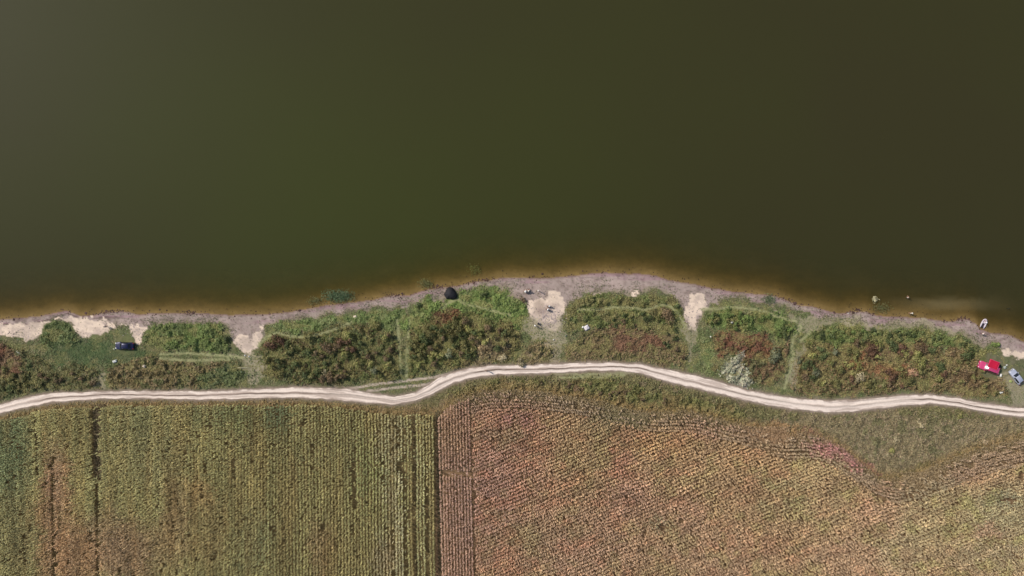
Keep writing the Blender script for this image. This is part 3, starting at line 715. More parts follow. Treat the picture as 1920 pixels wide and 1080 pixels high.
def right_field():
    r = np.random.default_rng(23)
    # interior rows rising to the right
    ang = math.radians(24)
    sp, st = 6.1, 2.5
    u = np.arange(-1500, 1500, st); w = np.arange(-1100, 1100, sp)
    Uu, Ww = np.meshgrid(u, w); Uu = Uu.ravel() + r.uniform(-1, 1, Uu.size); Ww = Ww.ravel() + r.normal(0, .5, Ww.size)
    A = 1400 + Uu * math.cos(ang) + Ww * math.sin(ang); B = 950 - Uu * math.sin(ang) + Ww * math.cos(ang)
    B = B + 9 * (fbm(A / 70., B / 70., 6, 2) - .5)
    hd = headland_depth(A, B)
    hw = np.interp(A, [880, 1180, 1200, 1420, 1480, 1640, 1720, 2100], [34, 26, 34, 34, 44, 36, 44, 44])
    k = (A > 884 + (B - 760) * .03) & (A < 2070) & (B < 1190) & (hd > hw)
    A, B = A[k], B[k]
    k = r.random(A.size) > .04 + .12 * ss(.64, .8, fbm(A / 9., B / 9., 7, 3))
    for (x, y, rx_, ry_) in [(877 + 12,925,6,9),(1240,985,7,6),(1275,975,5,4),(1885,935,14,4),(1908,890,5,8)]:
        k &= ((A - x) / rx_) ** 2 + ((B - y) / ry_) ** 2 > 1
    A, B = A[k], B[k]
    c = blobs(A, B, (148,124,86), right_blobs)
    gm = (ss(.5, .72, fbm(A / 26., B / 22., 9, 3)) * np.interp(A, [900, 1300, 1800], [.22, .32, .55]))[:, None]; c = c * (1 - gm) + lin((128,126,80)) * gm
    rm_ = (ss(.5, .7, fbm(A / 30., B / 18., 2, 3)) * np.interp(A, [900, 1500, 1900], [.42, .28, .08]))[:, None]; c = c * (1 - rm_) + lin((150,108,84)) * rm_
    c = c * GAIN * .98 * (.62 + .76 * fbm((A * math.cos(ang) - B * math.sin(ang)) / 30., (A * math.sin(ang) + B * math.cos(ang)) / 7., 5, 3))[:, None]
    v, f, cc = maize_mesh(A, B, 1.6 + .3 * (vn(A / 50., B / 50., 4) - .5), c, None, ang, .34, r)
    link('dry_maize', fast_mesh('dry_maize', v, f, cc), M_maize, kind='stuff', label='dry tan maize filling the big field at the lower right', category='maize')
    # headland rows that follow the field edge
    Vs = []; Fs = []; Cs = []; off = 0
    top_x = np.arange(850, 2070, 2.7)
    for j in range(8):
        x = top_x + r.uniform(-1, 1, top_x.size)
        b = 3 + j * 5.8
        ksm = np.mean([maize_top(x + q) for q in (-24, -12, 0, 12, 24)], axis=0)
        y = ksm + b + r.normal(0, .6, x.size) + 3 * (vn(x / 25., j * 1.7, 3) - .5)
        hw = np.interp(x, [880, 1180, 1200, 1420, 1480, 1640, 1720, 2100], [34, 26, 34, 34, 44, 36, 44, 44])
        kk = (b < hw) & (x > 884) & (r.random(x.size) < np.clip(.22 + .2 * j + .9 * (fbm(x / 20., j * .4, 5, 2) - .4), 0, 1)) & (r.random(x.size) > .05) & (y > maize_top(x) - 4)
        # thin, weedy stretches of the headland
        kk &= ~(((x > 1110) & (x < 1215) | (x > 1395) & (x < 1470) | (x > 1690) & (x < 1760)) & (r.random(x.size) < .62 - .05 * j))
        x, y = x[kk], y[kk]
        sl_ = -(maize_top(x + 15) - maize_top(x - 15)) / 30.0
        c = desat(blobs(x, y, (146,124,92), right_blobs), .12) * GAIN * .82
        v, f, cc = maize_mesh(x, y, 1.5 + 0 * x, c, None, np.arctan(sl_), .30, r)
        Vs.append(v); Fs.append(f + off); Cs.append(cc); off += len(v)
    link('headland_maize', fast_mesh('headland_maize', np.concatenate(Vs), np.concatenate(Fs), np.concatenate(Cs)), M_maize, kind='stuff',
         label='curved maize rows that follow the upper edge of the dry field', category='maize')
left_field(); strip_field(); right_field()
# low weeds in the gaps of the maize
def gap_weeds():
    r = np.random.default_rng(31)
    P = []
    for (x0, x1, y0, y1, n) in [(174,196,758,905,3000),(816,826,770,1190,2600),(1110,1215,775,806,3500),(1390,1480,800,835,2600),(1690,1765,885,920,1500),(772,782,770,1190,900)]:
        P.append(np.stack([r.uniform(x0, x1, n), r.uniform(y0, y1, n)], -1))
    hx = r.uniform(850, 2070, 26000); P.append(np.stack([hx, maize_top(hx) + r.uniform(-6, 44, hx.size) * r.uniform(.2, 1, hx.size)], -1))
    P = np.concatenate(P); px, py = P[:, 0], P[:, 1]; px = px + (py - 760) * .018 * (px < 830)
    n = len(px); z = ground_z(px, py) + np.where(px > 845, .75, .5) * r.random(n)
    X, Y = W(px, py, z)
    c = blobs(px, py, (120,104,70), [(1150,785,40,16,(106,96,62),.8),(1430,815,50,20,(124,98,72),.9),(820,900,14,300,(92,86,56),.9),(1170,790,70,22,(118,108,70),.8),(1440,815,60,24,(140,112,76),.9),(1575,845,50,26,(156,112,100),.8),(1720,905,70,24,(132,112,76),.8)]) * r.uniform(.8, 1.25, (n, 1)) * np.where(px > 845, 1.75, 1.15)[:, None]
    L_ = r.uniform(.25, .55, n)
    v, f, cc = leaf_quads(X, Y, z, L_, L_ * .4, r.uniform(0, 6.28, n), r.uniform(-.3, .9, n), c, r.normal(0, .5, n))
    link('field_weeds', fast_mesh('field_weeds', v, f, cc), M_leaf, kind='stuff', label='brown low weeds growing in the gaps between the maize rows', category='weeds')
gap_weeds()

# ------------------------------------------------------------------ shrubs, each its own object
def shrub_mesh(name, rad, hgt, pal, n, seed, leaf=.26, lobes=6, tone=1.0):
    r = np.random.default_rng(seed)
    lc = r.normal(0, .42, (lobes, 2)) * rad; lr = rad * r.uniform(.38, .66, lobes); lh = hgt * r.uniform(.65, 1.0, lobes)
    lc[0] = 0; lr[0] = rad * .7; lh[0] = hgt
    k = r.integers(0, lobes, n)
    th = r.uniform(0, 2 * np.pi, n); ph = np.arccos(r.uniform(-.15, 1, n)); q = r.uniform(.72, 1.05, n)
    x = lc[k, 0] + lr[k] * q * np.sin(ph) * np.cos(th); y = lc[k, 1] + lr[k] * q * np.sin(ph) * np.sin(th)
    z = lh[k] * .5 + lh[k] * .5 * q * np.cos(ph)
    z = np.maximum(z, .06)
    pal_ = np.array([lin(c) for c in pal]); c = desat(pal_[(k + r.integers(0, 2, n)) % len(pal_)], .26) * r.uniform(.82, 1.2, (n, 1)) * 1.6 * tone * np.array([1.03, 1.0, .88])
    el = -ph + r.normal(0, .35, n)
    L_ = leaf * r.uniform(.7, 1.4, n)
    v, f, cc = leaf_quads(x, y, z, L_, L_ * r.uniform(.45, .8, n), th + r.normal(0, .3, n), el, c, r.normal(0, .35, n))
    return fast_mesh(name, v, f, cc), lc, lr, lh
M_bark = mat_plain('bark', (92,78,62), .9)
def stem_mesh(lc, lh, r0):
    vs = []; fs = []
    for i in range(len(lc)):
        b = len(vs)
        tip = (lc[i][0] * .8, lc[i][1] * .8, lh[i] * .7)
        for (p, rr) in (((0, 0, 0), r0), (tip, r0 * .35)):
            for a in range(5):
                vs.append((p[0] + rr * math.cos(a * 1.2566), p[1] + rr * math.sin(a * 1.2566), p[2]))
        for a in range(5):
            fs.append((b + a, b + (a + 1) % 5, b + 5 + (a + 1) % 5, b + 5 + a))
    return fast_mesh('stems', np.array(vs), np.array(fs))
_sid = [500]
def shrub(px, py, rpx, hgt, pal, label, name='shrub', group=None, cat='shrub', parts=True):
    _sid[0] += 1
    gz = float(ground_z(np.array([px]), np.array([py]))[0])
    x, y = W(px, py, gz)
    rad = rpx * S
    n = int(np.clip(130 * rad * rad + 70, 90, 900))
    me, lc, lr, lh = shrub_mesh(name, rad, hgt, pal, n, _sid[0], leaf=.22 + .06 * min(rad, 2), tone=float(np.random.default_rng(_sid[0]).uniform(.72, 1.25)))
    if parts:
        e = empty(name, (float(x), float(y), gz), 0, label=label, category=cat, group=group)
        link('crown', me, M_leaf, e); link('trunk', stem_mesh(lc, lh, .05), M_bark, e)
    else:
        o = link(name, me, M_leaf, label=label, category=cat, group=group); o.location = (float(x), float(y), gz)
DG = [(74,88,48),(64,80,46),(86,96,54)]; OL = [(100,100,54),(88,90,46),(112,106,62)]; BR = [(104,84,62),(92,76,56),(112,94,72)]
GG = [(98,106,84),(112,116,92),(86,96,72)]; MR = [(98,70,56),(88,64,52),(110,80,60)]; YG = [(124,124,60),(108,116,54),(132,126,76)]; BG = [(90,114,48),(80,102,44),(100,118,58)]
shrub(1247,589,15,1.7,BR,'round brown shrub at the right end of the grassy path beside the second sand gap')
shrub(427,632,9,1.3,DG,'dark green shrub at the right end of the lush grass block')
shrub(508,645,14,1.5,MR,'dark maroon shrub at the left end of the thicket beside the pale sand tongue')
shrub(528,640,12,1.4,MR,'second dark maroon shrub just right of the first at the thicket end')
shrub(706,606,12,1.2,OL,'lone olive bush standing in the bright grass above the left thicket')
shrub(1497,677,6,.9,GG,'small round grey green bush in the trodden pale clearing')
shrub(1608,687,9,1.1,YG,'round yellow green bush among orange weeds in the right thicket')
shrub(1541,667,10,1.1,DG,'dark blue green bush in the left part of the right thicket')
shrub(1452,668,15,1.5,GG,'big grey green shrub between the crimson weeds and the pale clearing')
shrub(1329,601,8,.9,YG,'yellow green bush beside the right edge of the second sand gap')
shrub(1266,574,5,.8,DG,'small dark bush above the round brown shrub')
shrub(1266,617,6,.8,DG,'small dark bush below the round brown shrub')
shrub(908,552,9,1.2,DG,'dark green bush in the bright grass right of the black shelter')
shrub(784,572,9,1.1,DG,'dark green bush at the beach edge left of the black shelter')
shrub(981,560,5,.7,BR,'small brown bush at the edge of the gravel patch')
shrub(1637,662,12,1.3,MR,'maroon shrub at the left of the maroon weeds')
shrub(1687,652,12,1.3,MR,'purple brown shrub under the fresh green belt')
shrub(1722,652,13,1.3,BR,'broad brown shrub at the right of the maroon weeds')
shrub(1812,664,14,1.3,DG,'dark shrub on the bank left of the red car')
shrub(1760,685,10,1.2,DG,'dark green shrub below the fresh green belt near its right end')
shrub(1868,648,8,.9,BG,'bright green bush on the bank above the red car')
shrub(848,628,14,1.6,OL,'large olive shrub in the middle of the middle thicket')
shrub(1208,570,6,.9,OL,'rightmost olive bush of the row along the bank edge')
shrub(1635,618,7,.9,DG,'dark green bush topping the fresh green belt near its middle')
shrub(1590,622,8,.9,OL,'olive bush in the fresh green belt left of its middle')
shrub(1640,562,8,.7,[(168,166,136),(184,178,150),(150,146,116)],'round pale straw tussock standing in the shallow water', 'straw_tussock', cat='plant')
PL = [(160,150,124),(146,136,110),(134,124,98)]
shrub(1609,709,12,.9,PL,'bleached grey brushwood clump in the lower part of the right thicket')
shrub(1712,699,13,.8,[(160,124,100),(146,112,92),(132,104,84)],'pinkish tan brushwood heap in the right thicket under the maroon weeds')
shrub(612,706,11,1.0,PL,'pale dead brushwood at the foot of the left thicket')
shrub(912,650,15,1.0,[(150,130,98),(132,114,86),(140,122,94)],'large straw coloured brush heap at the foot of the middle thicket')
shrub(940,672,10,.8,PL,'grey straw brush clump nearest the road under the middle thicket')
shrub(978,682,10,.8,PL,'pale straw tussock by the road below the gravel patch')
shrub(1672,844,7,.7,YG,'yellow green bush on the dry verge above the maize dip')
shrub(1678,824,8,.6,PL,'pale green grey bush above the yellow green one on the dry verge')
shrub(1726,797,7,.6,PL,'pale tussock on the dry verge below the road bend')
shrub(1846,827,6,.5,[(176,156,130),(160,142,116)],'tan tussock at the upper edge of the maize near the right')
shrub(1800,780,6,.6,YG,'small yellow bush on the verge just below the road at the right')
shrub(1105,712,7,.7,OL,'olive bush on the verge under the road crest')
shrub(1195,735,8,.8,OL,'broad olive bush on the verge where the road turns down')
shrub(1082,730,9,.6,[(142,112,86),(128,100,78)],'russet bush at the maize edge under the road crest')
for (x, y, rr), w_ in zip([(1103,561,7),(1124,567,6),(1138,569,5),(1160,566,6),(1181,570,5)], ['leftmost', 'second from the left', 'middle one', 'fourth from the left', 'fifth from the left']):
    shrub(x, y, rr, .9, OL, 'small olive bush, %s of the row on the bank edge' % w_, 'bush', 'row of small bushes on the bank', 'bush')
CW = {id(DG): 'dark green', id(OL): 'olive', id(BR): 'brown', id(GG): 'grey green', id(MR): 'maroon', id(YG): 'yellow green', id(BG): 'bright green'}
ORD = ['first','second','third','fourth','fifth','sixth','seventh','eighth','ninth','tenth','eleventh','twelfth','thirteenth','fourteenth','fifteenth','sixteenth']
def thicket(name, label, group, poly, pals, n, rr, hh, seed, cat='shrub'):
    """shrubs of one thicket; each label gives colour, band and its place in the order from the left"""
    r = random.Random(seed); pts = []
    xs = [p[0] for p in poly]; ys = [p[1] for p in poly]; t = 0
    while len(pts) < n and t < 6000:
        t += 1
        x = r.uniform(min(xs), max(xs)); y = r.uniform(min(ys), max(ys))
        if not inpoly(np.array([x]), np.array([y]), poly)[0]: continue
        if any((x - p[0]) ** 2 + (y - p[1]) ** 2 < (rr[0] * 1.7) ** 2 for p in pts): continue
        zone = vn(np.array([x / 38.]), np.array([y / 30.]), seed % 12)[0]
        pal = pals[int(zone * len(pals)) % len(pals)] if r.random() < .85 else r.choice(pals)
        pts.append((x, y, pal, r.uniform(*rr), r.uniform(*hh) * 1.2))
    cut = np.quantile([p[1] for p in pts], [1 / 3, 2 / 3])
    cnt = {}
    for (x, y, pal, rad, h) in sorted(pts, key=lambda p: p[0]):
        band = 'upper' if y < cut[0] else 'middle' if y < cut[1] else 'lower'
        k = cnt.get((band, id(pal)), 0); cnt[(band, id(pal))] = k + 1
        shrub(x, y, rad, h, pal, '%s %s %s from left in the %s third of the %s' % (ORD[min(k, 15)], CW[id(pal)], 'bush' if cat == 'bush' else 'shrub', band, label), name, group, cat)
thicket('leafy_shrub', 'left thicket', 'shrubs of the left thicket',
        [(500,665),(560,635),(640,622),(735,628),(745,700),(640,712),(500,706)], [DG, OL, DG, BR, YG, GG, MR], 48, (5, 11), (1.3, 2.2), 1)
thicket('dense_shrub', 'middle thicket', 'shrubs of the middle thicket',
        [(770,640),(800,604),(850,596),(940,612),(965,630),(930,660),(880,668),(790,695),(770,690)], [DG, OL, DG, OL, BR, YG, GG], 48, (5, 10), (1.2, 2.0), 2)
thicket('small_shrub', 'slope between the gaps', 'shrubs of the slope between the sand gaps',
        [(1100,590),(1170,588),(1240,590),(1250,606),(1270,640),(1290,680),(1250,650),(1210,615),(1110,610)], [OL, OL, DG, BR], 20, (4, 7), (.7, 1.2), 3)
thicket('crest_shrub', 'green crest', 'shrubs of the green crest',
        [(1335,590),(1390,586),(1450,592),(1488,625),(1470,640),(1400,618),(1340,615)], [DG, BG, OL], 22, (4, 8), (.8, 1.3), 4)
thicket('autumn_shrub', 'right thicket', 'shrubs of the right thicket',
        [(1510,640),(1600,632),(1740,650),(1770,700),(1750,728),(1600,724),(1505,720)], [OL, BR, MR, OL, YG, DG, GG], 46, (4, 10), (.9, 1.6), 5)
thicket('belt_shrub', 'right green belt', 'shrubs of the fresh green belt',
        [(1505,625),(1560,616),(1700,620),(1820,640),(1836,660),(1700,638),(1560,640)], [BG, DG, OL], 24, (4, 7), (.7, 1.1), 6)
thicket('dry_shrub', 'weeds by red car', 'shrubs left of the red car',
        [(1780,670),(1830,676),(1850,708),(1876,720),(1870,738),(1790,730)], [BR, OL], 14, (4, 7), (.7, 1.1), 7)
thicket('reed_shrub', 'left end weeds', 'shrubs of the left end',
        [(2,680),(60,690),(180,700),(180,722),(60,726),(2,742)], [DG, OL, BR], 20, (4, 7), (.8, 1.2), 8)
thicket('verge_shrub', 'south verge', 'bushes of the south verge',
        [(1010,712),(1120,712),(1230,735),(1360,765),(1340,772),(1200,755),(1100,735),(1010,725)], [OL, BR], 14, (4, 6), (.6, .9), 9, 'bush')

# reeds standing in the shallows
def reeds(name, label, cx, cy, rx_, ry_, n, h, pal, seed):
    r = np.random.default_rng(seed)
    px = cx + rx_ * np.clip(r.normal(0, .5, n), -1.2, 1.2); py = cy + ry_ * np.clip(r.normal(0, .5, n), -1.2, 1.2)
    z0 = np.maximum(ground_z(px, py), -.05) ; z = z0 + h * r.uniform(.3, 1, n)
    X, Y = W(px, py, z); p = np.array([lin(c) for c in pal])[r.integers(0, len(pal), n)] * r.uniform(.8, 1.3, (n, 1))
    v, f, cc = leaf_quads(X, Y, z, r.uniform(.35, .7, n), r.uniform(.06, .13, n), r.uniform(0, 6.28, n), r.uniform(0, 1.2, n), p)
    link(name, fast_mesh(name, v, f, cc), M_leaf, kind='stuff', label=label, category='reeds')
reeds('reeds', 'blue green reeds standing in the shallows left of the middle', 634, 555, 26, 11, 1300, .9, [(92,112,78),(82,102,70),(104,116,84)], 41)
reeds('reeds', 'thin olive reeds in the shallows left of the blue green ones', 590, 564, 16, 8, 180, .6, [(100,104,62),(110,108,70)], 42)
reeds('reeds', 'sparse reeds in the shallows left of the black shelter', 798, 532, 13, 9, 300, .6, [(118,114,72),(104,106,62)], 43)
reeds('reeds', 'sparse reeds in the shallows above the bush right of the shelter', 889, 506, 12, 10, 150, .6, [(108,108,56),(98,104,52)], 44)
reeds('reeds', 'olive reeds between the straw tussock and the shore', 1653, 577, 18, 9, 240, .6, [(112,110,72),(100,102,62)], 45)
reeds('reeds', 'green reeds at the waterline above the right crest', 1442, 562, 12, 10, 240, .5, [(104,118,82),(96,108,76)], 46)

# fringe of dead grass tufts, clods and twigs on the drying mud
def shore_litter():
    r = np.random.default_rng(51)
    n = 26000
    px = r.uniform(-160, 2080, n); py = veg_t(px) + 3 - np.abs(r.normal(0, 13, n)); py[::3] = shore(px[::3]) + r.uniform(2, 60, len(px[::3]))
    k0 = py > shore(px) + 3; px, py = px[k0], py[k0]; n = len(px)
    k = (py < veg_t(px) + 2) & (r.random(n) < .25 + .75 * ss(.42, .62, fbm(px / 18., py / 12., 3, 3)))
    wx, wy = warp(px, py, 11, 12)
    for p in sand_polys: k &= ~(inpoly(wx, wy, p) & (r.random(n) < .85))
    px, py = px[k], py[k]; n = len(px)
    z = ground_z(px, py) + .05 + .10 * r.random(n); X, Y = W(px, py, z)
    p = np.array([lin(c) for c in [(128,124,92),(112,110,84),(108,96,84),(138,132,104),(100,112,70)]])[r.integers(0, 5, n)]
    L_ = r.uniform(.15, .4, n)
    v, f, cc = leaf_quads(X, Y, z, L_, L_ * .35, r.uniform(0, 6.28, n), r.uniform(0, .8, n), p)
    link('beach_grass', fast_mesh('beach_grass', v, f, cc), M_leaf, kind='stuff', label='thin dead grass and litter scattered over the drying mud', category='grass')
    # lumps
    base = np.array([(1,0,0),(0,1,0),(-1,0,0),(0,-1,0),(0,0,.7)], float)
    fb = np.array([(0,1,4),(1,2,4),(2,3,4),(3,0,4)])
    def lumps(px, py, sz, col, name, label, cat):
        n = len(px); z = np.maximum(ground_z(px, py), -.03); X, Y = W(px, py, z)
        a = r.uniform(0, 6.28, n); R = np.stack([np.stack([np.cos(a), -np.sin(a)], -1), np.stack([np.sin(a), np.cos(a)], -1)], 1)
        b = base[None] * sz[:, None, None] * r.uniform(.6, 1.3, (n, 5, 3)); b[..., :2] = np.einsum('nij,nkj->nki', R, b[..., :2])
        v = b + np.stack([X, Y, z], -1)[:, None]
        f = (fb[None] + 5 * np.arange(n)[:, None, None]).reshape(-1, 3)
        link(name, fast_mesh(name, v.reshape(-1, 3), f, np.repeat(col, 5, axis=0)), M_beach, kind='stuff', label=label, category=cat)
    n = 900
    px = r.uniform(-160, 2080, n); py = shore(px) + r.normal(0, 3.2, n) - .5
    for q_, (x_, sx_) in enumerate([(1800, 16), (1612, 14), (358, 9), (825, 14), (205, 12), (905, 16), (1480, 16), (740, 12)]):
        sl2 = slice(q_ * 55, q_ * 55 + 55); px[sl2] = r.normal(x_, sx_, 55); py[sl2] = shore(px[sl2]) + r.normal(-.5, 2.2, 55)
    lumps(px, py, r.uniform(.05, .22, n) * (1 + (r.random(n) > .95)), np.ones((n, 1)) * lin((84,64,58)) * r.uniform(.5, 1.3, (n, 1)), 'mud_clods', 'dark wet mud clods and twigs along the waterline', 'mud')
    n = 260
    px = np.concatenate([r.normal(1030, 16, n), r.normal(1296, 9, 50), r.normal(255, 14, 60), r.normal(34, 16, 60)]); py = np.concatenate([r.normal(596, 12, n), r.normal(582, 16, 50), r.normal(622, 9, 60), r.normal(626, 5, 60)])
    n = len(px)
    lumps(px, py, r.uniform(.06, .2, n), lin((172,158,150)) * r.uniform(.5, 1.15, (n, 1)), 'gravel', 'loose stones and rubble on the sandy openings', 'gravel')
    n = 240
    px = r.uniform(150, 1950, n); py = shore(px) - r.uniform(3, 30, n) * r.random(n)
    z = np.full(n, .02); X, Y = W(px, py, z); L_ = r.uniform(.2, .6, n)
    v, f, cc = leaf_quads(X, Y, z, L_, L_ * .3, r.normal(1.5, .5, n), r.uniform(0, .25, n), lin((74,60,38)) * r.uniform(.6, 1.5, (n, 1)))
    link('water_weeds', fast_mesh('water_weeds', v, f, cc), M_leaf, kind='stuff', label='dark sodden weeds breaking the surface of the shallows', category='weeds')
shore_litter()

# ------------------------------------------------------------------ small-mesh toolkit
class MB:
    def __init__(s): s.v = []; s.f = []
    def add(s, vs, fs):
        b = len(s.v); s.v += [tuple(map(float, q)) for q in vs]; s.f += [tuple(b + i for i in q) for q in fs]; return s
    def box(s, c, d, rz=0.0, taper=1.0):
        x, y, z = [q / 2 for q in d]; vs = []
        for k, t in ((-1, 1), (1, taper)):
            for i, j in ((-1, -1), (1, -1), (1, 1), (-1, 1)):
                a, b = i * x * t, j * y * t
                vs.append((c[0] + a * math.cos(rz) - b * math.sin(rz), c[1] + a * math.sin(rz) + b * math.cos(rz), c[2] + k * z))
        return s.add(vs, [(0,3,2,1),(4,5,6,7),(0,1,5,4),(1,2,6,5),(2,3,7,6),(3,0,4,7)])
    def tube(s, pts, r, n=8, close=False):
        pts = [Vector(p) for p in pts]; m = len(pts); rr = r if isinstance(r, (list, tuple)) else [r] * m
        vs = []
        for i, p in enumerate(pts):
            if close: t = (pts[(i + 1) % m] - pts[i - 1])
            else: t = pts[min(i + 1, m - 1)] - pts[max(i - 1, 0)]
            t.normalize(); u = t.cross(Vector((0, 0, 1)))
            if u.length < .05: u = t.cross(Vector((1, 0, 0)))
            u.normalize(); w_ = t.cross(u)
            for k in range(n):
                a = 2 * math.pi * k / n; vs.append(p + (u * math.cos(a) + w_ * math.sin(a)) * rr[i])
        fs = []
        for i in range(m if close else m - 1):
            j = (i + 1) % m
            for k in range(n): fs.append((i * n + k, i * n + (k + 1) % n, j * n + (k + 1) % n, j * n + k))
        if not close: fs += [tuple(range(n))[::-1], tuple(range((m - 1) * n, m * n))]
        return s.add(vs, fs)
    def dome(s, c, rx_, ry_, rz_, n=12, m=5, full=False, jit=0, seed=0):
        r = random.Random(seed); vs = []
        lo = -math.pi / 2 if full else 0
        for i in range(m):
            ph = lo + (math.pi / 2 - lo) * i / m
            for k in range(n):
                a = 2 * math.pi * k / n; q = 1 + r.uniform(-jit, jit)
                vs.append((c[0] + rx_ * math.cos(ph) * math.cos(a) * q, c[1] + ry_ * math.cos(ph) * math.sin(a) * q, c[2] + rz_ * math.sin(ph) * q))
        vs.append((c[0], c[1], c[2] + rz_)); fs = []
        for i in range(m - 1):
            for k in range(n): fs.append((i * n + k, i * n + (k + 1) % n, (i + 1) * n + (k + 1) % n, (i + 1) * n + k))
        for k in range(n): fs.append(((m - 1) * n + k, (m - 1) * n + (k + 1) % n, m * n))
        if not full: fs.append(tuple(range(n))[::-1])
        return s.add(vs, fs)
    def build(s, name, mat, parent=None, smooth=False, bevel=0.0, **props):
        me = bpy.data.meshes.new(name); me.from_pydata(s.v, [], s.f); me.update()
        o = link(name, me, mat, parent, smooth, **props)
        if bevel:
            b = o.modifiers.new('bevel', 'BEVEL'); b.width = bevel; b.segments = 2; b.limit_method = 'ANGLE'
        return o
def spot(px, py, dz=0.0):
    gz = float(ground_z(np.array([float(px)]), np.array([float(py)]))[0]) + dz
    x, y = W(px, py, gz)
    return (float(x), float(y), gz)

M_glass = mat_plain('car_glass', (26,30,36), .08, spec=.6, noise=.05)
M_tyre = mat_plain('tyre_rubber', (28,28,28), .85)
M_rim = mat_plain('wheel_rim', (150,150,152), .35, .8)
M_black = mat_plain('black_plastic', (30,30,32), .6)
M_lamp = mat_plain('lamp_glass', (225,225,220), .12)
M_tail = mat_plain('tail_lamp', (150,20,20), .2)
M_white = mat_plain('white_plastic', (226,226,218), .5)
M_plate = mat_plain('number_plate', (210,210,205), .5)
M_chrome = mat_plain('chrome', (190,190,190), .2, .9)

# ------------------------------------------------------------------ cars; front towards -x
def make_car(name, label, loc, rz, L, Wd, prof, paint, roof_h, dark_rear=False):
    e = empty(name, loc, rz, label=label, category='car')
    m = mat_plain(name + '_paint', paint, .32, .25, .5, .04, 3.0, coat=.6)
    hw = Wd / 2
    # prof rows: x fraction, width factor, belt height, top height, top half-width factor
    rings = []
    for (fx, wf, zb, zt, wt) in prof:
        x = (fx - .5) * L; w_ = hw * wf; wt_ = hw * wt
        half = [(w_ * .86, .24), (w_, .36), (w_ * 1.0, zb * .72), (w_ * .965, zb), (wt_, zt - .05), (wt_ * .88, zt), (wt_ * .45, zt + .018)]
        ring = [(x, -a, b) for a, b in half] + [(x, 0, zt + .025)] + [(x, a, b) for a, b in half[::-1]]
        rings.append(ring)
    n = len(rings[0]); mb = MB(); vs = [p for r_ in rings for p in r_]; fs = []
    for i in range(len(rings) - 1):
        for k in range(n - 1): fs.append((i * n + k, (i + 1) * n + k, (i + 1) * n + k + 1, i * n + k + 1))
        fs.append((i * n + n - 1, (i + 1) * n + n - 1, (i + 1) * n, i * n))
    fs.append(tuple(range(n))); fs.append(tuple(range((len(rings) - 1) * n, len(rings) * n))[::-1])
    mb.add(vs, fs); mb.build('body', m, e, True, bevel=0)
    e.children[0].modifiers.new('edges', 'EDGE_SPLIT').split_angle = math.radians(35)
    def panel(nm, i0, i1, k0, k1, mat, out=.012, shrink=.06):
        c = [Vector(rings[i0][k0]), Vector(rings[i1][k0]), Vector(rings[i1][k1]), Vector(rings[i0][k1])]
        rows = []
        for i in range(i0, i1 + 1):
            rows.append([Vector(rings[i][k]) for k in range(k0, k1 + 1)])
        nn = (c[1] - c[0]).cross(c[3] - c[0]).normalized()
        cen = sum(c, Vector()) / 4
        if nn.dot(cen - Vector((cen.x, 0, .6))) < 0: nn = -nn
        vs = []; R_, K_ = len(rows), len(rows[0])
        for a, row in enumerate(rows):
            for b, p in enumerate(row): vs.append(p + (cen - p) * shrink + nn * out)
        # thin slab: give the pane an edge
        vs2 = [q - nn * (out + .01) for q in vs]; fs = []
        for a in range(R_ - 1):
            for b in range(K_ - 1):
                q = a * K_ + b; fs.append((q, q + K_, q + K_ + 1, q + 1))
        o_ = len(vs)
        rim = [b for b in range(K_)] + [a * K_ + K_ - 1 for a in range(1, R_)] + [(R_ - 1) * K_ + b for b in range(K_ - 2, -1, -1)] + [a * K_ for a in range(R_ - 2, 0, -1)]
        for t in range(len(rim)):
            p_, q_ = rim[t], rim[(t + 1) % len(rim)]; fs.append((p_, q_, o_ + q_, o_ + p_))
        MB().add(vs + vs2, fs).build(nm, mat, e)
    ws, ri, rw, en = prof_idx[name]   # station indices: windscreen base, roof front, roof rear, rear window base
    panel('windscreen', ws, ri, 4, 10, M_glass, .014, .05)
    panel('rear_window', rw, en, 4, 10, M_glass, .014, .06)
    mid = (ri + rw) // 2
    for (k0, k1) in ((3, 4), (10, 11)):
        panel('side_window', ri, mid, k0, k1, M_glass, .012, .08)
        panel('side_window', mid, rw, k0, k1, M_glass, .012, .08)
    ax = [-.5 * L + .17 * L + .06, .5 * L - .19 * L]
    for x in ax:
        for sy in (-1, 1):
            w_ = MB().tube([(x, sy * (hw - .20), .31), (x, sy * (hw - .005), .31)], .31, 18).build('wheel', M_tyre, e)
            MB().tube([(x, sy * (hw - .02), .31), (x, sy * (hw + .006), .31)], .19, 14).build('rim', M_rim, w_)
    f0 = rings[0][0][0]; f1 = rings[-1][0][0]
    for sy in (-1, 1):
        MB().box((f0 + .10, sy * hw * .68, .66), (.20, .30, .14)).build('headlight', M_lamp, e, bevel=.02)
        MB().box((f1 - .05, sy * hw * .76, .80), (.12, .20, .24)).build('tail_light', M_tail, e, bevel=.02)
        xm = rings[ws][3][0] + .18
        MB().box((xm, sy * (hw + .07), rings[ws][3][2] + .06), (.12, .2, .12)).build('mirror', m, e, bevel=.03)
        MB().box((rings[mid][0][0] - .12, sy * (hw + .008), .80), (.18, .03, .035)).build('door_handle', M_black, e)
    MB().box((f0 - .02, 0, .42), (.12, hw * 1.75, .22)).build('front_bumper', m, e, bevel=.03)
    MB().box((f1 + .02, 0, .44), (.12, hw * 1.75, .24)).build('rear_bumper', m, e, bevel=.03)
    MB().box((f0 - .09, 0, .45), (.02, .5, .11)).build('number_plate', M_plate, e)
    MB().box((f0 + .005, 0, .62), (.05, hw * .9, .10)).build('grille', M_black, e)
    return e
prof_idx = {}
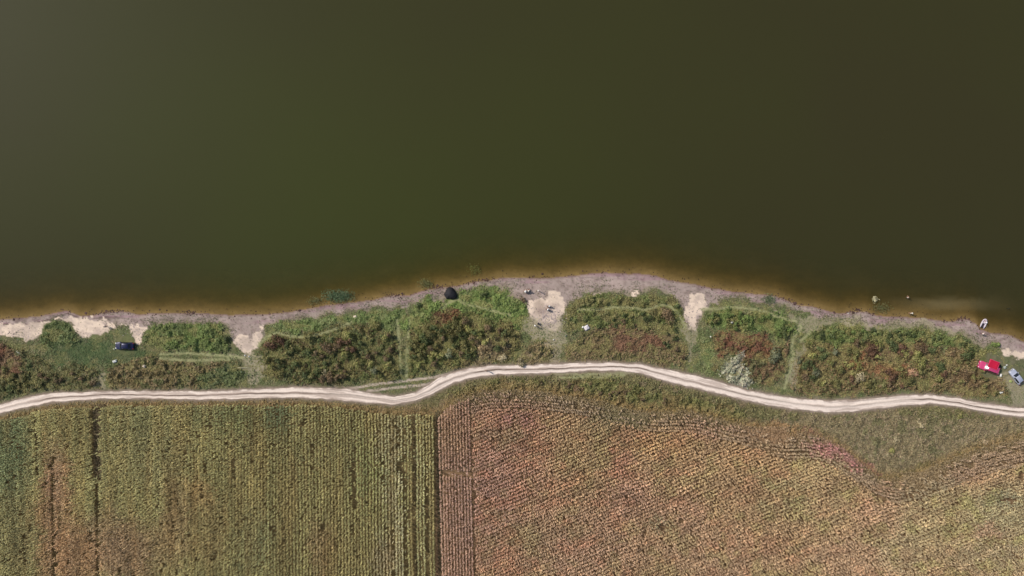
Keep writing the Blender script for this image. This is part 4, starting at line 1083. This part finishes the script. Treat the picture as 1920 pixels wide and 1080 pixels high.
hatch = [(0, .80, .66, .68, .70), (.06, .95, .74, .77, .84), (.16, 1, .80, .86, .88), (.28, 1, .85, .95, .88), (.42, 1, .90, 1.38, .72), (.50, 1, .91, 1.43, .72), (.66, 1, .92, 1.44, .71), (.84, .99, .92, 1.38, .69), (.965, .95, .90, 1.02, .76), (1, .84, .80, .84, .72)]
estate = [(0, .80, .68, .70, .72), (.05, .95, .76, .80, .84), (.14, 1, .84, .92, .88), (.26, 1, .88, 1.00, .88), (.38, 1, .93, 1.52, .74), (.48, 1, .94, 1.58, .74), (.68, 1, .95, 1.58, .74), (.88, .99, .95, 1.52, .72), (.97, .95, .92, 1.08, .78), (1, .84, .82, .86, .74)]
saloon = [(0, .78, .62, .64, .70), (.05, .94, .70, .73, .82), (.14, 1, .78, .83, .88), (.27, 1, .84, .92, .88), (.40, 1, .88, 1.32, .70), (.48, 1, .89, 1.37, .70), (.62, 1, .90, 1.37, .69), (.74, .99, .90, 1.29, .67), (.87, .97, .90, .97, .84), (1, .86, .80, .86, .74)]
def heading(dx, dy): return math.atan2(-dy, dx)      # image direction (x right, y down) to world angle
for nm in ('dark_blue_car', 'red_car', 'silver_car'): prof_idx[nm] = (3, 4, 7, 8)
make_car('dark_blue_car', 'dark blue car parked alone on the grass at the left, nose to the left', spot(236.5, 648), heading(1, .02), 4.25, 1.68, saloon, (20,24,60), 1.4)
make_car('red_car', 'red car with open doors parked at the right under a crimson awning', spot(1851, 689), heading(.93, .36), 4.9, 1.85, estate, (206,72,118), 1.6)  # pink in the paint colour stands in for sky reflection on red bodywork
make_car('silver_car', 'silver hatchback parked at the right picture edge below the sand', spot(1902, 706), heading(.60, .80), 3.75, 1.55, hatch, (178,182,196), 1.45)

# crimson awning pitched beside the red car
M_awn = mat_plain('awning_cloth', (186,8,52), .7, noise=.06, scale=3)
M_awnrim = mat_plain('awning_hem', (200,60,96), .7)
def awning():
    e = empty('awning', spot(1853, 682), heading(.93, .36), label='crimson awning with pink hem stretched beside the red car', category='awning')
    vs = []; fs = []; n = 8
    for i in range(n + 1):
        for j in range(n + 1):
            a = -1.12 + 2.24 * i / n; b = -.85 + 1.7 * j / n
            vs.append((a, b, 1.9 + .08 * (b) - .06 * math.sin(math.pi * i / n) + .02 * math.sin(9 * a + 3 * b)))
    for i in range(n):
        for j in range(n):
            q = i * (n + 1) + j; fs.append((q, q + n + 1, q + n + 2, q + 1))
    o = MB().add(vs, fs).build('canopy', M_awn, e, True); s_ = o.modifiers.new('solid', 'SOLIDIFY'); s_.thickness = .02
    for i, (a, b) in enumerate([((-1.15,-.9),(1.15,-.9)),((1.15,-.9),(1.15,.9)),((1.15,.9),(-1.15,.9)),((-1.15,.9),(-1.15,-.9))]):
        MB().box(((a[0]+b[0])/2, (a[1]+b[1])/2, 1.9 + .08 * (a[1]+b[1])/2), (abs(a[0]-b[0]) + .12, abs(a[1]-b[1]) + .12, .05)).build('hem', M_awnrim, e)
    for x in (-1.1, 1.1):
        for y in (-.85, .85): MB().tube([(x, y, 0), (x, y, 1.9)], .02, 6).build('pole', M_chrome, e)
awning()

# ------------------------------------------------------------------ people
def person(label, px, py, face, pose='stand', shirt=(220,220,220), trousers=(50,50,60), hair=(50,38,30), hat=None, scale=1.0, dz=0.0, bare_legs=False, loc=None, group=None):
    J = {}; 
    def j(n, p, r_, par): J[n] = (Vector(p), r_, par)
    z = 0.0; sit = pose in ('sit', 'boat')
    if pose == 'sit': z = -.45
    if pose == 'boat': z = -.72
    lean = .0 if not sit else -.06
    j('pelvis', (0, 0, .93 + z), .125, None); j('spine', (0, lean * .4, 1.12 + z), .115, 'pelvis'); j('chest', (0, lean, 1.32 + z), .14, 'spine')
    j('neck', (0, lean, 1.48 + z), .055, 'chest'); j('head', (0, lean + .02, 1.58 + z), .088, 'neck'); j('crown', (0, lean, 1.68 + z), .078, 'head')
    j('nose', (0, lean + .125, 1.585 + z), .014, 'head')
    for s, t in ((-1, 'l'), (1, 'r')):
        j('sh' + t, (s * .17, lean, 1.41 + z), .062, 'chest')
        if pose == 'stand': el, wr = (s * .25, -.02, 1.13), (s * .24, .10, .90)
        elif pose == 'walk': el, wr = (s * .23, -.02 + s * .1, 1.13), (s * .22, .08 + s * .18, .93)
        elif pose == 'fish': el, wr = (s * .22, .1, 1.15), (s * .1, .34, 1.15)
        else: el, wr = (s * .25, .06, 1.15 + z), (s * .17, .30, 1.05 + z)
        j('el' + t, el, .043, 'sh' + t); j('wr' + t, wr, .028, 'el' + t)
        dv = (Vector(wr) - Vector(el)).normalized()
        pm = Vector(wr) + dv * .07
        j('pa' + t, pm, .034, 'wr' + t)
        sd = Vector((s, 0, 0)); sd = (sd - dv * sd.dot(dv)).normalized(); fw = dv.cross(sd).normalized()
        for k, ln in enumerate((.07, .08, .075, .06)):
            b = pm + dv * .035 + fw * (k - 1.5) * .022
            j('f%s%d' % (t, k), b, .010, 'pa' + t); j('g%s%d' % (t, k), b + dv * ln * .6, .009, 'f%s%d' % (t, k)); j('h%s%d' % (t, k), b + dv * ln - sd * .02, .008, 'g%s%d' % (t, k))
        j('th' + t, pm + fw * .045 - sd * .01, .011, 'pa' + t); j('ti' + t, pm + fw * .065 + dv * .03, .009, 'th' + t)
        j('hip' + t, (s * .095, 0, .88 + z), .095, 'pelvis')
        if pose == 'sit': kn, an = (s * .13, .40, .50), (s * .13, .42, .09)
        elif pose == 'boat': kn, an = (s * .15, .40, .42), (s * .13, .66, .12)
        elif pose == 'walk': kn, an = (s * .1, .06 + s * .12, .50), (s * .1, s * .26, .09)
        else: kn, an = (s * .12, .03, .50), (s * .13, 0, .08)
        j('kn' + t, kn, .062, 'hip' + t); j('an' + t, an, .042, 'kn' + t); j('to' + t, (an[0] + s * .01, an[1] + .15, an[2] - .04), .036, 'an' + t)
    names = list(J); idx = {n: i for i, n in enumerate(names)}
    me = bpy.data.meshes.new('skeleton'); me.from_pydata([J[n][0] for n in names], [(idx[J[n][2]], idx[n]) for n in names if J[n][2]], [])
    tmp = bpy.data.objects.new('skeleton', me); COL.objects.link(tmp)
    sk = tmp.modifiers.new('skin', 'SKIN'); sk.use_smooth_shade = True
    for i, n in enumerate(names):
        d_ = me.skin_vertices[0].data[i]; r_ = J[n][1]
        d_.radius = (r_ * (1.15 if n in ('chest', 'pelvis', 'spine') else 1), r_ * (.8 if n in ('chest', 'pelvis', 'spine') else 1)); d_.use_root = (n == 'pelvis')
    sub = tmp.modifiers.new('sub', 'SUBSURF'); sub.levels = 1; sub.render_levels = 1
    dg = bpy.context.evaluated_depsgraph_get()
    bm_me = bpy.data.meshes.new_from_object(tmp.evaluated_get(dg)); bm_me.name = 'body'
    bpy.data.objects.remove(tmp)
    bm_me.materials.clear()
    mats = [mat_plain('skin', (196,148,122), .55, noise=.05), mat_plain('shirt_cloth', shirt, .85, noise=.08), mat_plain('trouser_cloth', trousers, .85, noise=.08), mat_plain('shoe_leather', (44,36,32), .7)]
    for q in mats: bm_me.materials.append(q)
    segs = [(J[J[n][2]][0], J[n][0], n, J[n][2]) for n in names if J[n][2]]
    for p in bm_me.polygons:
        c = p.center; best = 9; bn = None; bt = 0
        for a, b, n, pa in segs:
            ab = b - a; t_ = max(0, min(1, (c - a).dot(ab) / ab.length_squared)); dd = (c - a - ab * t_).length
            if dd < best: best, bn, bt = dd, n, t_
        p.material_index = (1 if bn in ('spine', 'chest', 'shl', 'shr', 'ell', 'elr') or (bn == 'neck' and bt < .3) else 2 if bn in ('hipl', 'hipr', 'knl', 'knr') or (bn in ('anl', 'anr') and not bare_legs) else 3 if bn in ('tol', 'tor') and not bare_legs else 0)
        p.use_smooth = True
    L0 = loc if loc is not None else spot(px, py, dz)
    e = empty('person', L0, face, label=label, category='person', group=group); e.scale = (scale,) * 3
    o = bpy.data.objects.new('body', bm_me); COL.objects.link(o); o.parent = e
    hc = J['crown'][0]
    MB().dome((hc.x, hc.y - .015, hc.z - .03), .094, .105, .10, 12, 5).build('hair', mat_plain('hair', hair, .8), e, True)
    if hat:
        mb = MB().dome((hc.x, hc.y, hc.z + .01), .108, .118, .105, 14, 5); mb.tube([(hc.x, hc.y, hc.z), (hc.x, hc.y, hc.z + .018)], .19, 18)
        mb.build('hat', mat_plain('hat_cloth', hat, .85), e, True)
    return e
person('person in a pale top standing alone on the upper beach with a long thin shadow', 1009, 545, 2.4, 'stand', (228,224,216), (96,86,84), hat=(222,212,196))
person('person in white seated on the left of two on the beach above the gravel', 985, 546, .3, 'sit', (238,236,232), (210,206,200), hat=(236,232,226))
person('person in a cream shirt seated right of two at the beach above the gravel', 991, 545, .1, 'sit', (214,204,188), (70,66,70), hat=(224,214,200))
person('person in a white cap and dark top seated at the upper rubble edge', 1029, 574, 2.0, 'sit', (60,56,60), (44,42,46), hat=(236,234,230))
person('person in a white shirt seated just below the dark topped one on the gravel', 1026.5, 580, 1.2, 'sit', (232,230,226), (60,54,54), hat=(230,226,220))
person('person in a white sun hat standing at the lower left of the gravel patch', 1003, 610, -.9, 'stand', (226,222,208), (70,62,58), hat=(238,234,222))
person('person in brown shorts standing on the left beach above the dark car', 201.5, 612, 1.0, 'stand', (214,200,190), (98,70,60), (60,46,36))
person('person in grey walking along the dirt road in the middle', 913, 694.5, 1.9, 'walk', (112,98,90), (70,58,54), (52,40,34))
person('person in a pale shirt standing on the waterline beside the inflatable boat', 1837.5, 625, .6, 'stand', (232,222,216), (86,70,72))
person('person in a pale shirt wading far out in the shallow water', 1697.5, 558, .2, 'fish', (206,200,184), (52,50,46), bare_legs=True)
person('person in a pale cap wading close to the mud bank below the other wader', 1703.5, 587, .2, 'stand', (204,194,176), (60,52,46), hat=(214,206,188), bare_legs=True, dz=-.1)

# ------------------------------------------------------------------ folding chairs, boat, shelter and camp things
M_canvas = mat_plain('chair_canvas', (44,46,52), .85)
M_canvas2 = mat_plain('pale_canvas', (216,212,204), .8)
def chair(px, py, rz, label, mat, group=None):
    e = empty('folding_chair', spot(px, py), rz, label=label, category='chair', group=group)
    MB().box((0, 0, .43), (.52, .46, .03)).build('seat', mat, e, bevel=.01)
    MB().box((0, -.25, .70), (.52, .03, .48)).build('backrest', mat, e, bevel=.01)
    for x in (-.25, .25):
        for y in (-.21, .21): MB().tube([(x, y, 0), (x, -y * .2, .43)], .014, 6).build('leg', M_chrome, e)
        MB().box((x, 0, .62), (.05, .42, .03)).build('armrest', M_black, e)
chair(985, 546.6, .3, 'pale folding chair under the seated person in white above the gravel', M_canvas2)
chair(991, 545.6, .1, 'dark folding chair under the seated person in cream above the gravel', M_canvas)
chair(1010, 607, -.6, 'dark empty folding chair right of the person in the white sun hat', M_canvas)
chair(1029, 574.8, 2.0, 'dark folding chair under the person in the white cap by the rubble', M_canvas)
chair(1026.5, 580.6, 1.2, 'dark folding chair under the person in white by the rubble', M_canvas)
M_tube = mat_plain('boat_rubber', (186,176,182), .45, noise=.05)
M_floor = mat_plain('boat_floor', (52,44,50), .7)
def boat():
    x, y = W(1843.5, 606.5, 0.0)
    e = empty('inflatable_boat', (float(x), float(y), .02), heading(.42, -.9) + 0, label='grey inflatable boat lying in the shallows beside the bank', category='boat')
    pts = [(-1.15, -.42, .2), (-.5, -.46, .2), (.3, -.46, .2), (.75, -.36, .21), (1.0, -.14, .23), (1.05, 0, .24), (1.0, .14, .23), (.75, .36, .21), (.3, .46, .2), (-.5, .46, .2), (-1.15, .42, .2)]
    MB().tube(pts, [.10] + [.17] * 9 + [.10], 12).build('tube', M_tube, e, True)
    MB().box((-.1, 0, .07), (1.9, .72, .05)).build('floor', M_floor, e, bevel=.01)
    MB().box((-1.0, 0, .24), (.05, .7, .34)).build('transom', M_floor, e, bevel=.01)
    MB().box((.12, 0, .33), (.26, .86, .05)).build('bench', M_tube, e, bevel=.02)
    for s in (-1, 1):
        MB().tube([(.0, s * .45, .40), (-.5, s * .62, .36)], .016, 6).build('oar', M_white, e)
boat()
x, y = W(1844.5, 604, 0.0)
person('person in a white shirt sitting in the grey inflatable boat', 0, 0, heading(.42, -.9) - math.pi / 2, 'boat', (240,236,234), (196,180,190), hat=(236,230,226), loc=(float(x), float(y), .16))

M_shelter = mat_plain('shelter_cloth', (24,22,27), .8, noise=.2)
def shelter():
    e = empty('fishing_shelter', spot(845, 551), -.7, label='black domed fishing shelter pitched at the water edge', category='tent')
    n = 8; vs = []; fs = []; rings = [(1.0, 0.0), (.97, .45), (.82, .85), (.55, 1.15), (.25, 1.3)]
    for q, zz in rings:
        for k in range(n * 2):
            a = math.pi * k / n; rib = 1.0 if k % 2 == 0 else .94
            wob = 1 + .13 * math.sin(3 * a + 1.1) + .05 * math.sin(7 * a); vs.append((1.75 * q * rib * wob * math.cos(a), 1.55 * q * rib * wob * math.sin(a), zz))
    vs = [(a * .9, b * .9, c_) for a, b, c_ in vs]; vs.append((0, 0, 1.36)); m_ = n * 2
    for i in range(4):
        for k in range(m_): fs.append((i * m_ + k, i * m_ + (k + 1) % m_, (i + 1) * m_ + (k + 1) % m_, (i + 1) * m_ + k))
    for k in range(m_): fs.append((4 * m_ + k, 4 * m_ + (k + 1) % m_, 5 * m_))
    MB().add(vs, fs).build('canopy', M_shelter, e, False)
    for k in range(n):
        a = 2 * math.pi * k / n
        wob = 1 + .13 * math.sin(3 * a + 1.1) + .05 * math.sin(7 * a)
        MB().tube([(1.76 * q * wob * math.cos(a), 1.56 * q * wob * math.sin(a), zz + .015) for q, zz in [(q_ * .9, z_) for q_, z_ in rings]], .014, 5).build('rib', M_black, e)
    MB().tube([(0, 0, 1.34), (0, 0, 1.42)], .04, 8).build('cap', M_black, e)
    MB().tube([(1.55 * (1 + .13 * math.sin(6 * math.pi * q / 16 + 1.1)) * math.cos(q / 16 * 2 * math.pi), 1.37 * (1 + .13 * math.sin(6 * math.pi * q / 16 + 1.1)) * math.sin(q / 16 * 2 * math.pi), .03) for q in range(16)], .03, 5, True).build('ground_hem', M_black, e)
shelter()

def crumple(name, label, px, py, lx, ly, h, mat, seed, cat, rz=0.0):
    r = np.random.default_rng(seed); n = 12
    a, b = np.meshgrid(np.linspace(-1, 1, n), np.linspace(-1, 1, n))
    sq = np.sqrt(np.clip(1 - .42 * (a * a + b * b) + .42 * a * a * b * b, .2, 1))
    x = a * sq * lx / 2 * (1 + .12 * r.normal(size=a.shape)); y = b * sq * ly / 2 * (1 + .12 * r.normal(size=a.shape))
    z = .02 + h * np.clip(1 - np.maximum(np.abs(a), np.abs(b)) ** 3, 0, 1) * (.35 + .65 * r.random(a.shape))
    i = np.arange(n * n).reshape(n, n); F = np.stack([i[:-1, :-1], i[:-1, 1:], i[1:, 1:], i[1:, :-1]], -1).reshape(-1, 4)
    o = link(name, fast_mesh(name, np.stack([x, y, z], -1).reshape(-1, 3), F), mat, label=label, category=cat)
    o.location = spot(px, py, .08); o.rotation_euler = (0, 0, rz)
M_sheet = mat_plain('white_sheet', (214,208,208), .7, noise=.12)
M_bag = mat_plain('white_bag', (206,208,200), .6)
M_ply = mat_plain('pale_board', (222,206,182), .75, noise=.15)
crumple('plastic_sheet', 'crumpled white plastic sheet on the grass right of the gravel patch', 1100, 614.5, 1.5, 1.4, .4, M_sheet, 3, 'plastic sheet', .5)
crumple('white_bag', 'bright white bag beside the left edge of the crumpled sheet', 1093, 613.5, .55, .6, .35, M_white, 4, 'bag')
crumple('tarpaulin', 'pale grey tarpaulin lying in the grass below the dark blue car', 215.5, 677.5, 1.3, .8, .35, M_bag, 5, 'tarpaulin', .3)
crumple('rubbish_sack', 'cream rubbish sack on the brown weeds below and right of the dark blue car', 270.5, 686.5, .95, .75, .5, M_ply, 6, 'sack', -.4)
crumple('torn_sheet', 'torn grey white sheet at the far left beside the red brown weeds', 35, 661, 1.5, .6, .3, M_bag, 7, 'sheet', -.6)
crumple('flat_stone', 'pale flat stone left below the dark blue car', 214, 654.5, .6, .6, .2, mat_plain('pale_stone', (150,156,124), .9), 8, 'stone')
crumple('pale_board', 'short pale board on the beach grass above the left thicket', 665.5, 593.5, .95, .6, .25, M_ply, 9, 'board', .2)
crumple('white_canister', 'white canister in the weeds of the crest right of the second sand gap', 1372.5, 604.5, .8, .6, .4, M_white, 10, 'canister')
crumple('paper_scrap', 'pale scrap at the left rim of the crimson weeds', 1333, 631.5, .6, .5, .2, M_bag, 11, 'scrap')
crumple('pale_bag', 'yellowish pale bag on the grass right of the gravel patch', 1071, 597.5, .6, .5, .25, mat_plain('pale_plastic', (180,184,140), .7), 12, 'bag')
crumple('white_bucket_lid', 'white cloth on the ground behind the rear of the red car', 1876.5, 703.5, .6, .85, .3, M_white, 13, 'cloth')
crumple('grey_blanket', 'grey green blanket heap behind the red car below the black ring', 1884, 689, .9, .8, .3, mat_plain('blanket', (150,160,150), .9), 14, 'blanket', .4)
crumple('white_box', 'small pale box between the red car and the silver car', 1887.5, 684.5, .4, .35, .25, M_white, 15, 'box')
crumple('cut_grass_heap', 'small heap of yellow green cut grass left of the silver car', 1895, 715, .9, .7, .25, mat_plain('cut_grass', (150,160,96), .9), 16, 'grass heap', -.5)
crumple('litter_bag', 'faded litter in the weeds below the rear of the red car', 1877.5, 736, 1.1, .5, .2, M_bag, 17, 'litter', .1)
crumple('water_drum', 'grey green drum lying on the grass below the gravel patch', 1061, 629.5, .6, .45, .4, mat_plain('drum_paint', (120,126,108), .7), 18, 'drum')
crumple('light_stone', 'light stone on the grass below the drum and gravel', 1038, 637, .35, .35, .2, M_bag, 19, 'stone')
crumple('white_stone', 'white stone at the water rim right of the shore bay on the right', 1590.5, 587.5, .35, .2, .15, M_white, 20, 'stone')
for x, y, w_ in [(459.5, 666.5, 'left of the two'), (467, 668.5, 'right of the two'), (452, 697, 'lone lower one')]:
    crumple('white_pebble', 'small white stone, %s on the grass below the pale sand tongue' % w_, x, y, .38, .36, .2, M_white, int(x), 'stone')
    COL.objects[-1]['group'] = 'white stones below the sand tongue'
# the black ring (inner tube) and the bleached branch
x0, y0, z0 = spot(1871.5, 686.5)
o = MB().tube([(.5 * math.cos(a * math.pi / 9), .5 * math.sin(a * math.pi / 9), .14) for a in range(18)], .13, 10, True).build('rubber_ring', M_tyre, None, True, label='black rubber ring lying at the rear corner of the crimson awning', category='rubber ring')
o.location = (x0, y0, z0)
x0, y0, z0 = spot(460, 689.5)
mb = MB().tube([(-1.7, .05, .1), (-.9, 0, .14), (0, .08, .12), (.8, -.02, .15), (1.7, -.25, .1)], [.05, .07, .06, .05, .02], 6)
mb.tube([(.2, .05, .13), (.7, .3, .2)], [.03, .012], 5)
o = mb.build('fallen_branch', mat_plain('bleached_wood', (176,172,140), .9), None, True, label='bleached fallen branch on the grass between the sand tongue and the road', category='branch')
o.location = (x0, y0, z0 + .12)
# dark post standing in the water at the far right
x0, y0 = W(1889.5, 578.5, 0.0)
o = MB().tube([(0, 0, -.4), (.02, 0, .5), (.05, .02, .75)], [.09, .08, .06], 8).tube([(0, 0, .3), (.12, .2, .42)], [.04, .02], 6).build('mooring_post', mat_plain('wet_wood', (40,38,26), .7), None, True, label='dark wet post standing in the water at the far right', category='post')
o.location = (float(x0), float(y0), 0)
